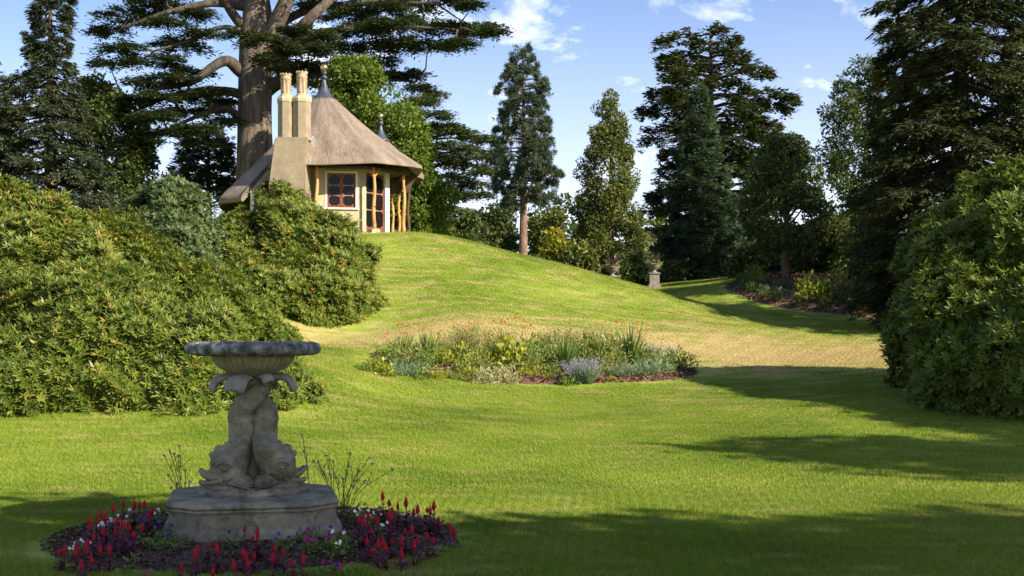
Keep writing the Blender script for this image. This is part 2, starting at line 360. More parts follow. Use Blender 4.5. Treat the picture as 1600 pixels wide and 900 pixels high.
m_pole = rough_mat('peeled_pole', [(.3, (.26, .115, .035)), (.5, (.46, .24, .08)), (.7, (.58, .34, .13))], 6, 8, .6, .4, 20, (1, 1, .25))
m_dark = rough_mat('dark_timber', [(.3, (.05, .03, .018)), (.7, (.11, .07, .045))], 6, 6, .75, .3, 20, (1, 1, .25))
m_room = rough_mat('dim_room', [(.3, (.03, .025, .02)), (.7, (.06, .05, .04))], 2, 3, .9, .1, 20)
m_glass, t = mat_new('window_glass')
done(t, nn(t, 'ShaderNodeBsdfPrincipled', {'Base Color': (.008, .008, .01, 1), 'Roughness': .05, 'Specular IOR Level': .16}).outputs[0])
m_bar = rough_mat('glazing_bar', [(.3, (.30, .16, .11)), (.7, (.42, .26, .2))], 6, 4, .5, .1, 60)
# thatch: uv u runs round the roof, v down the slope
m_thatch, t = mat_new('thatch'); uvn = nn(t, 'ShaderNodeUVMap')
mp = nn(t, 'ShaderNodeMapping', {'Vector': uvn.outputs[0], 'Scale': (300, 14, 1)})
n1_ = nn(t, 'ShaderNodeTexNoise', {'Vector': mp.outputs[0], 'Scale': 1, 'Detail': 6, 'Roughness': .7})
mp2 = nn(t, 'ShaderNodeMapping', {'Vector': uvn.outputs[0], 'Scale': (26, 2.2, 1)})
n2_ = nn(t, 'ShaderNodeTexNoise', {'Vector': mp2.outputs[0], 'Scale': 1, 'Detail': 5, 'Roughness': .6})
sm_ = nn(t, 'ShaderNodeMath', {0: n1_.outputs['Fac'], 1: n2_.outputs['Fac']}, operation='ADD')
hv = nn(t, 'ShaderNodeMath', {0: sm_.outputs[0], 1: .5}, operation='MULTIPLY')
c = ramp(t, hv.outputs[0], [(.36, (.11, .083, .062)), (.5, (.20, .158, .125)), (.64, (.30, .245, .20))])
bpn = nn(t, 'ShaderNodeBump', {'Height': n1_.outputs['Fac'], 'Strength': .9, 'Distance': .05})
done(t, nn(t, 'ShaderNodeBsdfPrincipled', {'Base Color': c, 'Roughness': .95, 'Specular IOR Level': .1, 'Normal': bpn.outputs[0]}).outputs[0])

cot = empty('thatched_cottage', CC, 'small round-roofed thatched cottage with rustic posts on top of the grassy mound', 'cottage')
def cl(name, me, mat, parent=cot, label=None, kind=None):
    o = link(name, me, mat, parent); return tag(o, label, None, None, kind)
OA = [R(-102.5+45*i) for i in range(8)]
def oc(r, i, z=0): return Vector((r*math.cos(OA[i % 8]), r*math.sin(OA[i % 8]), z))
WR = 2.25; WH = 2.62
# walls face by face; face 0 holds the window, face 1 and 2 doors
def face_frame(i, r=WR):
    a, b = oc(r, i), oc(r, i+1); u = (b-a).normalized(); n = Vector((u.y, -u.x, 0)); return a, u, n, (b-a).length
def panel(bm, i, u0, u1, z0, z1, th=.22, r=WR, off=0.):
    a, u, n, L = face_frame(i, r)
    c = a+u*(u0+u1)/2+n*(off-th/2)+Vector((0, 0, (z0+z1)/2)); box(bm, c, (u1-u0, th, z1-z0), math.atan2(u.y, u.x))
a0, u0_, n0_, FL = face_frame(0)
WIN = (FL*.5-.44, FL*.5+.68, .99, 2.36); DOOR = (.32, FL-.28, .06, 2.42)
for i in range(8):
    bm = bmesh.new()
    if i == 0:
        panel(bm, i, 0, WIN[0], -.3, WH); panel(bm, i, WIN[1], FL, -.3, WH); panel(bm, i, WIN[0], WIN[1], -.3, WIN[2]); panel(bm, i, WIN[0], WIN[1], WIN[3], WH)
    elif i == 1:
        panel(bm, i, 0, DOOR[0], -.3, WH); panel(bm, i, DOOR[1]+.0, FL, -.3, WH); panel(bm, i, DOOR[0], DOOR[1], DOOR[3], WH); panel(bm, i, DOOR[0], DOOR[1], -.3, DOOR[2])
    else: panel(bm, i, 0, FL, -.3, WH)
    cl('wall', bm_mesh('wall', bm), m_wall)
bm = bmesh.new()
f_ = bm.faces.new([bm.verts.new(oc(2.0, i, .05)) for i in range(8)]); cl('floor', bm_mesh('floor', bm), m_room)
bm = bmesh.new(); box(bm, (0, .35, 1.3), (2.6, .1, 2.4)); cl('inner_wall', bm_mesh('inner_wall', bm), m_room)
# window: cream reveal, sill, two casements of three panes
bm = bmesh.new()
panel(bm, 0, WIN[0]-.07, WIN[0]+.012, WIN[2], WIN[3]+.07, .06, off=.02); panel(bm, 0, WIN[1]-.012, WIN[1]+.07, WIN[2], WIN[3]+.07, .06, off=.02); panel(bm, 0, WIN[0]-.07, WIN[1]+.07, WIN[3]-.012, WIN[3]+.07, .06, off=.023)
win = cl('window', bm_mesh('window', bm), m_cream, label='red-brown casement window with dark panes')
bm = bmesh.new(); panel(bm, 0, WIN[0]-.12, WIN[1]+.12, WIN[2]-.05, WIN[2]+.012, .2, off=.08); cl('sill', bm_mesh('sill', bm), m_cream, win)
W0, W1, Z0, Z1 = WIN[0]+.012, WIN[1]-.012, WIN[2]+.012, WIN[3]-.012; WM = (W0+W1)/2
bm = bmesh.new()
for a, b, c_, d in ((W0, W0+.07, Z0, Z1), (W1-.07, W1, Z0, Z1), (WM-.06, WM+.06, Z0, Z1)): panel(bm, 0, a, b, c_, d, .07, off=-.05)
for a, b, c_, d in ((W0, W1, Z0, Z0+.09), (W0, W1, Z1-.07, Z1)): panel(bm, 0, a, b, c_, d, .066, off=-.053)
cl('frame', bm_mesh('frame', bm), m_red, win)
def chamfer_bars(bm, i, x0, x1, z0, z1, off, corners=True, w=.022):
    """thin bar round a pane with cut corners, as in lattice glazing"""
    a, u, n, L = face_frame(i)
    def pt(x, z): return a+u*x+n*off+Vector((0, 0, z))
    k = .07
    for (p, q) in (((x0, z0+k), (x0+k, z0)), ((x1, z0+k), (x1-k, z0)), ((x0, z1-k), (x0+k, z1)), ((x1, z1-k), (x1-k, z1))):
        A, B = pt(*p), pt(*q); c = (A+B)/2; dz = B.z-A.z; du = (B-A).dot(u)
        mtx = Matrix.Translation(c) @ Matrix.Rotation(math.atan2(u.y, u.x), 4, 'Z') @ Matrix.Rotation(-math.atan2(dz, du), 4, 'Y') @ Matrix.Diagonal(((B-A).length*1.1, .02, w, 1))
        bmesh.ops.create_cube(bm, size=1, matrix=mtx)
for cx in ((W0+.07, WM-.06), (WM+.06, W1-.07)):
    for k in range(3):
        hh = (Z1-.07-Z0-.09)/3; z0 = Z0+.09+k*hh
        bm = bmesh.new(); panel(bm, 0, cx[0]+.001, cx[1]-.001, z0+.012, z0+hh-.012, .012, off=-.085); pn = cl('pane', bm_mesh('pane', bm), m_glass, win)
    bm = bmesh.new()
    for k in (1, 2): panel(bm, 0, cx[0], cx[1], Z0+.09+k*hh-.012, Z0+.09+k*hh+.012, .03, off=-.07)
    for k in range(3): chamfer_bars(bm, 0, cx[0], cx[1], Z0+.09+k*hh, Z0+.09+(k+1)*hh, -.078)
    cl('glazing_bars', bm_mesh('glazing_bars', bm), m_bar, win, kind='stuff')
# door of two tall glazed leaves
bm = bmesh.new()
panel(bm, 1, DOOR[1]-.012, DOOR[1]+.24, DOOR[2], DOOR[3]+.1, .30, off=.03)
door = cl('door', bm_mesh('door', bm), m_cream, label='tall glazed double door with red-brown frame and cream jamb')
D0, D1 = DOOR[0], DOOR[1]-.012; DM = (D0+D1)/2
for a, b in ((D0+.012, DM-.004), (DM+.004, D1-.004)):
    bm = bmesh.new()
    panel(bm, 1, a, a+.045, DOOR[2]+.01, DOOR[3]-.01, .06, off=-.06); panel(bm, 1, b-.045, b, DOOR[2]+.01, DOOR[3]-.01, .06, off=-.06)
    panel(bm, 1, a, b, DOOR[2]+.008, DOOR[2]+.26, .056, off=-.063); panel(bm, 1, a, b, DOOR[3]-.09, DOOR[3]-.008, .056, off=-.063)
    cl('door_leaf', bm_mesh('door_leaf', bm), m_red, door)
    for k in range(3):
        hh = (DOOR[3]-.09-DOOR[2]-.26)/3; z0 = DOOR[2]+.26+k*hh
        bm = bmesh.new(); panel(bm, 1, a+.046, b-.046, z0+.012, z0+hh-.012, .012, off=-.09); cl('pane', bm_mesh('pane', bm), m_glass, door)
    bm = bmesh.new()
    for k in (1, 2): panel(bm, 1, a+.045, b-.045, DOOR[2]+.26+k*hh-.012, DOOR[2]+.26+k*hh+.012, .03, off=-.075)
    for k in range(3): chamfer_bars(bm, 1, a+.045, b-.045, DOOR[2]+.26+k*hh, DOOR[2]+.26+(k+1)*hh, -.08)
    cl('glazing_bars', bm_mesh('glazing_bars', bm), m_bar, door, kind='stuff')
# paved platform
bm = bmesh.new(); vs = [oc(3.25, i, -.35) for i in range(8)]; vt = [oc(3.25, i, -.03) for i in range(8)]
b1 = [bm.verts.new(p) for p in vs]; b2 = [bm.verts.new(p) for p in vt]; bm.faces.new(b2); bm.faces.new(b1[::-1])
for i in range(8): bm.faces.new((b1[i], b1[(i+1) % 8], b2[(i+1) % 8], b2[i]))
cl('platform', bm_mesh('platform', bm), m_stone_c)
# rustic posts
def rustic_post(p, top, r, mat, fork=True, seed=0):
    rr = random.Random(seed); n = 14; path = []; rad = []
    for k in range(n):
        s = k/(n-1); path.append((p[0]+.025*math.sin(s*9+seed), p[1]+.02*math.cos(s*8+seed*2), .12+(top-.12)*s)); rad.append(r*(1.12-.25*s+.12*rr.random()*(k % 3 == 0)))
    lst = [(path, rad, 9)]
    if fork:
        for sg in (-1, 1):
            d = Vector((sg*.8, .2*sg, 0)).normalized()
            lst.append(([(p[0], p[1], top-.42), (p[0]+d.x*.10, p[1]+d.y*.10, top-.28), (p[0]+d.x*.22, p[1]+d.y*.22, top-.05)], [.028, .024, .018], 6))
    for _ in range(6):   # knots
        s = rr.random(); a = rr.random()*6.28; z = .25+(top-.5)*s
        lst.append(([(p[0]+math.cos(a)*r*.6, p[1]+math.sin(a)*r*.6, z), (p[0]+math.cos(a)*r*1.35, p[1]+math.sin(a)*r*1.35, z+.03)], [.04, .018], 6))
    post = cl('post', tubes('post', lst), mat)
    bm = bmesh.new(); box(bm, (p[0], p[1], .05), (.36, .34, .2), .3*seed, .035); cl('pad_stone', bm_mesh('pad_stone', bm), m_stone_c, post)
    return post
for s, i in enumerate((0, 1, 2, 7)): rustic_post(oc(2.85, i) if i > 1 else Vector((2.88*math.cos(R((-97, -52)[i])), 2.88*math.sin(R((-97, -52)[i])), 0)), 2.55, .066, m_pole, i < 2, s+1)
# eaves plate between the posts
bm = bmesh.new()
for i in range(8):
    a, u, n, L = face_frame(i, 2.85); box(bm, a+u*L/2+Vector((0, 0, 2.50)), (L-.02, .09, .10), math.atan2(u.y, u.x))
cl('eaves_beam', bm_mesh('eaves_beam', bm), m_dark)
# main thatched cone, eave slightly eight-sided, apex set off to the left
ZE, ZT, RT, RE, AX = 2.60, 5.58, .5, 3.44, -.50
def oct_k(th):
    x = ((th-OA[0]) % (math.pi/4))-math.pi/8
    return .22+.82*math.cos(math.pi/8)/math.cos(x)
def cone_pt(th, s, lift=0):
    """s = 0 at the eave, 1 at the cap; below zero continues down the slope"""
    r = RE+(RT-RE)*s; k = 1+(oct_k(th)-1)*max(0, min(1, 1-s)); z = ZE+(ZT-ZE)*s
    z += .065*max(0, math.cos(th)*r)*max(0, 1-s)
    sag = -.09*math.sin(math.pi*max(0, min(1, s)))
    return (AX*max(0, s)+r*k*math.cos(th), r*k*math.sin(th), z+sag+lift)
def roof_shell(name, th0, th1, s0, s1, thick, seg, rows, lift=0, closed=False, bumpy=.012):
    V = []; UV = []; f = []
    ths = np.linspace(th0, th1, seg, endpoint=not closed)
    prof = [(s0+(s1-s0)*k/rows, 0) for k in range(rows+1)]
    loop = [(s, 0) for s, _ in prof[::-1]]+[(s0-.012, -.06), (s0-.016, -thick*.55), (s0+.012, -thick)]+[(s0+(s1-s0)*q, -thick) for q in (.3, .65, 1)]
    for th in ths:
        for s, dz in loop:
            x, y, z = cone_pt(th, s, lift+dz); b = bumpy*mnoise.noise((x*3, y*3, z*3))
            V.append((x+b*math.cos(th), y+b*math.sin(th), z+b)); UV.append((th/6.283, s-dz*1.3))
    n = len(loop); m = len(ths)
    for i in range(m if closed else m-1):
        for j in range(n-1):
            a, b = i*n+j, ((i+1) % m)*n+j; f.append((a, b, b+1, a+1))
    if not closed:
        f.append(tuple(range(n))[::-1]); f.append(tuple((m-1)*n+j for j in range(n)))
    return mesh(name, V, f, True, uv=UV)
roof = cl('roof', roof_shell('roof', 0, 2*math.pi, 0, 1.0, .17, 144, 26, closed=True), m_thatch)
cat_o = cl('catslide_roof', roof_shell('catslide_roof', R(228), R(150), -.42, .62, .34, 40, 20, lift=.03), m_thatch)
# smaller thatched cone of the rear room
rear = mesh('rear_roof', *(lambda: (
    [(1.55+1.85*r*math.cos(a), 2.2+1.85*r*math.sin(a), 2.82+1.75*(1-r)) for r in np.linspace(1, .12, 12) for a in np.linspace(0, 6.2832, 48, endpoint=False)]
    + [(1.55+1.8*math.cos(a), 2.2+1.8*math.sin(a), 2.64) for a in np.linspace(0, 6.2832, 48, endpoint=False)],
    [(i*48+j, i*48+(j+1) % 48, (i+1)*48+(j+1) % 48, (i+1)*48+j) for i in range(11) for j in range(48)]+[(j, 12*48+j, 12*48+(j+1) % 48, (j+1) % 48) for j in range(48)]+[tuple(12*48+j for j in range(48))]))(),
    True, uv=[(a/6.2832, 1-r) for r in np.linspace(1, .12, 12) for a in np.linspace(0, 6.2832, 48, endpoint=False)]+[(a/6.2832, -.1) for a in np.linspace(0, 6.2832, 48, endpoint=False)])
rr_o = cl('rear_roof', rear, m_thatch)
def finial(x, y, z, s, parent):
    o = cl('lead_cap', lathe('lead_cap', [(.53*s, z-.05), (.52*s, z+.0), (.40*s, z+.10*s), (.25*s, z+.32*s), (.14*s, z+.58*s), (.08*s, z+.80*s), (.06*s, z+.86*s)], 24), m_lead, parent)
    o.location = (x, y, 0)
    k = cl('lead_knob', lathe('lead_knob', [(.05*s, z+.84*s), (.14*s, z+.90*s), (.15*s, z+.95*s), (.06*s, z+1.0*s), (.05*s, z+1.06*s), (.12*s, z+1.09*s), (.11*s, z+1.15*s), (.05*s, z+1.2*s)], 16), m_lead, parent); k.location = (x, y, 0)
    a = np.linspace(-math.pi/2, math.pi/2, 14)
    b = cl('gilt_ball', lathe('gilt_ball', [(max(.005, .155*s*math.cos(q)), z+1.33*s+.155*s*math.sin(q)) for q in a], 24), m_gold, parent); b.location = (x, y, 0)
finial(AX, 0, ZT-.03, 1.0, roof)
finial(1.55, 2.2, 4.28, .78, rr_o)
# rear porch: darker posts with arched brackets
for q, (px, d, mt) in enumerate(((614, 51.6, m_pole), (623.5, 52.2, m_pole), (638, 51.2, m_dark))):
    p = Vector((X(px, d)-CC.x, d-50, 0)); post = rustic_post(p, 2.02, .06, mt, False, 10+q)
    bm = bmesh.new(); n = 10
    prof = [(.08, 1.96), (.10, 2.1), (.15, 2.3), (.26, 2.5), (.38, 2.66)]
    vs = [(-r_, z_) for r_, z_ in prof[::-1]]+[(r_, z_) for r_, z_ in prof]
    fr = [bm.verts.new((p.x+x_, p.y-.07, z_)) for x_, z_ in vs]; bk = [bm.verts.new((p.x+x_, p.y+.07, z_)) for x_, z_ in vs]
    bm.faces.new(fr); bm.faces.new(bk[::-1])
    for j in range(len(vs)): bm.faces.new((fr[j], bk[j], bk[(j+1) % len(vs)], fr[(j+1) % len(vs)]))
    cl('bracket', bm_mesh('bracket', bm), m_dark, post)
# left porch spandrel with arch
TH = R(229.5); ce, se = math.cos(TH), math.sin(TH)
def under(r): return ZE+(ZT-ZE)*(RE-r)/(RE-RT)-.30
ra, rA, zA = 3.36, .45, 1.55
bm = bmesh.new(); cols = [2.0, ra-rA]+[ra-rA*math.cos(a) for a in np.linspace(0, math.pi, 13)][1:-1]+[ra+rA, 4.15]
def low(r_): return -.3 if r_ <= ra-rA or r_ >= ra+rA else zA+math.sqrt(max(0, rA*rA-(r_-ra)**2))
for c0, c1 in zip(cols, cols[1:]):
    side = c1 <= ra-rA+1e-6 or c0 >= ra+rA-1e-6; l0, l1 = (-.3, -.3) if side else (max(zA, low(c0)), max(zA, low(c1)))
    q = [(c0, l0), (c1, l1), (c1, under(c1)), (c0, under(c0))]
    fr = [bm.verts.new((r_*ce, r_*se, z)) for r_, z in q]; bk = [bm.verts.new((r_*ce+.22*se, r_*se-.22*ce, z)) for r_, z in q]
    bm.faces.new(fr); bm.faces.new(bk[::-1])
    for k in range(4): bm.faces.new((fr[k], bk[k], bk[(k+1) % 4], fr[(k+1) % 4]))
bmesh.ops.remove_doubles(bm, verts=bm.verts, dist=.001)
cl('porch_wall', bm_mesh('porch_wall', bm), m_wall, label='rendered porch wall pierced by a round arch')
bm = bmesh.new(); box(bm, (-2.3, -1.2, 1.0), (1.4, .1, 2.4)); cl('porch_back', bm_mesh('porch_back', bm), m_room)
p = Vector((4.2*ce, 4.2*se, 0)); bm = bmesh.new(); box(bm, (p.x, p.y, .75), (.13, .13, 1.5), .2, .02); box(bm, (p.x, p.y, 1.45), (.20, .20, .08), .2, .02); cl('porch_pier', bm_mesh('porch_pier', bm), m_cream)
# chimney
dC = 46.15; chy = dC-50
def cxz(px, py): q = Lc(px, py, dC); return q.x, q.z
lo = [(419, 380), (421, 285), (428, 222), (431, 214), (481, 214), (476, 240), (475, 380)]
bm = bmesh.new(); fr = [bm.verts.new((cxz(*q)[0], chy-.02, cxz(*q)[1])) for q in lo]; bk = [bm.verts.new((cxz(*q)[0], chy+1.5, cxz(*q)[1])) for q in lo]
bm.faces.new(fr); bm.faces.new(bk[::-1])
for j in range(len(lo)): k = (j+1) % len(lo); bm.faces.new((fr[j], bk[j], bk[k], fr[k]))
bmesh.ops.bevel(bm, geom=bm.edges[:], offset=.03, segments=2, affect='EDGES')
chim = cl('chimney', bm_mesh('chimney', bm), m_stack, label='tall roughcast chimney with twin octagonal stacks and fluted pots')
ycs = chy+.42
for px, hw in ((443.5, .30), (468.7, .335)):
    xs, z0 = cxz(px, 214); _, z1 = cxz(px, 157); _, z2 = cxz(px, 148)
    def octl(name, prof, mat, par, seg=8, smooth=False):
        o = cl(name, lathe(name, [(r_, z_) for r_, z_ in prof], seg, smooth=smooth), mat, par); 
        if par is chim: o.location = (xs, ycs, 0); o.rotation_euler = (0, 0, R(22.5+10))
        return o
    k8 = 1/math.cos(math.pi/8)
    st = octl('stack', [(hw*k8*1.03, z0-.08), (hw*k8, z0+.06), (hw*k8, z1)], m_stack, chim)
    octl('stack_cap', [(hw*k8*1.05, z1-.015), (hw*k8*1.09, z1+.03), (hw*k8*1.09, z2-.1), (hw*k8*.95, z2), (hw*k8*.72, z2+.015)], m_stone_c, st)
    H0 = z2; H1 = Z(108.5 if px > 455 else 112, dC)-CC.z; hh = H1-H0
    # pot: base, slotted shaft with ribs, flared crown with a toothed rim
    pot = octl('chimney_pot', [(.235, H0), (.235, H0+.05), (.20, H0+.09), (.165, H0+.12), (.165, H0+hh*.70), (.20, H0+hh*.74), (.215, H0+hh*.80), (.18, H0+hh*.86), (.21, H0+hh*.93), (.225, H0+hh*.96), (.15, H0+hh*.965), (.14, H0+hh*.8)], m_pot, chim, 24, True)
    bm = bmesh.new()
    for j in range(8):
        a = j*math.pi/4; box(bm, (.175*math.cos(a), .175*math.sin(a), H0+hh*.43), (.05, .05, hh*.56), a, .008)
    for j in range(10):
        a = j*math.pi/5; box(bm, (.195*math.cos(a), .195*math.sin(a), H0+hh*.985), (.045, .05, .05), a)
    ribs = cl('pot_ribs', bm_mesh('pot_ribs', bm), m_pot, pot)
q = Lc(482, 226, 46.9); bm = bmesh.new()
mtx = Matrix.Translation((q.x, q.y+.15, q.z-.03)) @ Matrix.Rotation(R(-58), 4, 'Y') @ Matrix.Diagonal((.75, .7, .03, 1)); bmesh.ops.create_cube(bm, size=1, matrix=mtx)
cl('flashing', bm_mesh('flashing', bm), m_flash, chim)

# ------------------------------------------------------------------ fountain
m_stone, t = mat_new('weathered_stone'); tcn = nn(t, 'ShaderNodeTexCoord'); ob = tcn.outputs['Object']
a_ = nn(t, 'ShaderNodeTexNoise', {'Vector': ob, 'Scale': 3.2, 'Detail': 9, 'Roughness': .65})
b_ = nn(t, 'ShaderNodeTexNoise', {'Vector': ob, 'Scale': 17, 'Detail': 8, 'Roughness': .7})
base = ramp(t, a_.outputs['Fac'], [(.3, (.10, .092, .06)), (.48, (.19, .172, .115)), (.62, (.29, .258, .17)), (.78, (.42, .37, .25))])
spot = ramp(t, b_.outputs['Fac'], [(.54, (0, 0, 0)), (.66, (1, 1, 1))])
c1 = nn(t, 'ShaderNodeMix', {0: nn(t, 'ShaderNodeMath', {0: spot, 1: .45}, operation='MULTIPLY').outputs[0], 6: base, 7: (.36, .34, .26, 1)}, data_type='RGBA').outputs[2]
dk = ramp(t, nn(t, 'ShaderNodeTexNoise', {'Vector': ob, 'Scale': 7, 'Detail': 9, 'Roughness': .7}).outputs['Fac'], [(.36, (.55, .55, .55)), (.5, (1, 1, 1))])
c2 = nn(t, 'ShaderNodeMix', {0: 1.0, 6: c1, 7: dk}, data_type='RGBA', blend_type='MULTIPLY').outputs[2]
bpn = nn(t, 'ShaderNodeBump', {'Height': b_.outputs['Fac'], 'Strength': .5, 'Distance': .012})
done(t, nn(t, 'ShaderNodeBsdfPrincipled', {'Base Color': c2, 'Roughness': .92, 'Specular IOR Level': .2, 'Normal': bpn.outputs[0]}).outputs[0])
m_rim = rough_mat('lichened_rim', [(.36, (.05, .05, .05)), (.48, (.13, .13, .125)), (.57, (.25, .245, .23)), (.68, (.52, .50, .46))], 11, 10, .92, .9, 30, dist=.03)
m_bowl = rough_mat('bowl_stone', [(.3, (.17, .145, .095)), (.7, (.34, .295, .20))], 7, 8, .92, .4, 40)
m_leafst = rough_mat('leaf_stone', [(.3, (.16, .15, .13)), (.7, (.36, .34, .30))], 6, 8, .9, .4, 40)
FX, FY = -2.44, 11.65
fo = empty('dolphin_fountain', (FX, FY, H(FX, FY)), 'weathered grey stone fountain with two twined dolphins carrying a wide bowl', 'fountain', rz=math.atan2(-FX, FY))
def fl(name, me, mat=m_stone, parent=fo): return link(name, me, mat, parent)
# plinth: square with cut corners, moulded base and top
def cut_sq(h, c): return [(-h+c, -h), (h-c, -h), (h, -h+c), (h, h-c), (h-c, h), (-h+c, h), (-h, h-c), (-h, -h+c)]
def plinth(name, prof):
    bm = bmesh.new(); rings = [[bm.verts.new((x, y, z)) for x, y in cut_sq(h, .28*h/.77)] for h, z in prof]
    for a, b in zip(rings, rings[1:]):
        for j in range(8): bm.faces.new((a[j], a[(j+1) % 8], b[(j+1) % 8], b[j]))
    bm.faces.new(rings[-1]); bm.faces.new(rings[0][::-1])
    bmesh.ops.bevel(bm, geom=[e for e in bm.edges if abs(e.verts[0].co.z-e.verts[1].co.z) > .02], offset=.01, segments=2, affect='EDGES')
    return bm_mesh(name, bm)
fl('plinth', plinth('plinth', [(.80, -.1), (.80, .115), (.795, .135), (.745, .165), (.74, .30)]))
fl('plinth_moulding', plinth('plinth_moulding', [(.741, .296), (.765, .302), (.772, .315), (.765, .328), (.752, .333), (.768, .338), (.775, .352), (.765, .372), (.74, .388), (.66, .398)]))
def remesh_obj(name, bm, mat, parent, vox, smooth_it=6):
    o = link(name, bm_mesh(name, bm), mat, parent)
    m1 = o.modifiers.new('remesh', 'REMESH'); m1.mode = 'VOXEL'; m1.voxel_size = vox; m1.use_smooth_shade = True
    if smooth_it: m2 = o.modifiers.new('smooth', 'SMOOTH'); m2.iterations = smooth_it; m2.factor = .5
    return o
def ball(bm, c, s, rot=None):
    m = Matrix.Translation(c) @ ((rot or Matrix()).to_4x4()) @ Matrix.Diagonal((*s, 1)); bmesh.ops.create_uvsphere(bm, u_segments=20, v_segments=12, radius=1, matrix=m)
def bm_tube(bm, path, rad, seg=16):
    v, f = tube_np(path, rad, seg); vs = [bm.verts.new(p) for p in v]
    for q in f: bm.faces.new([vs[i] for i in q])
# rock base of scrolled waves
bm = bmesh.new(); rr = random.Random(3)
for j in range(46):
    a = j/46*2*math.pi; rx, ry = .43+.03*math.sin(5*a), .36+.03*math.cos(4*a)
    ball(bm, (rx*math.cos(a), ry*math.sin(a), .412+.012*math.sin(9*a)), (.07+.02*rr.random(), .07, .035+.02*rr.random()))
    if j % 2 == 0: ball(bm, (rx*.99*math.cos(a), ry*.99*math.sin(a), .435+.015*rr.random()), (.045, .045, .028))
ball(bm, (0, 0, .41), (.43, .36, .05)); ball(bm, (0, 0, .43), (.36, .30, .06))
remesh_obj('rock_base', bm, m_stone, fo, .012, 3)
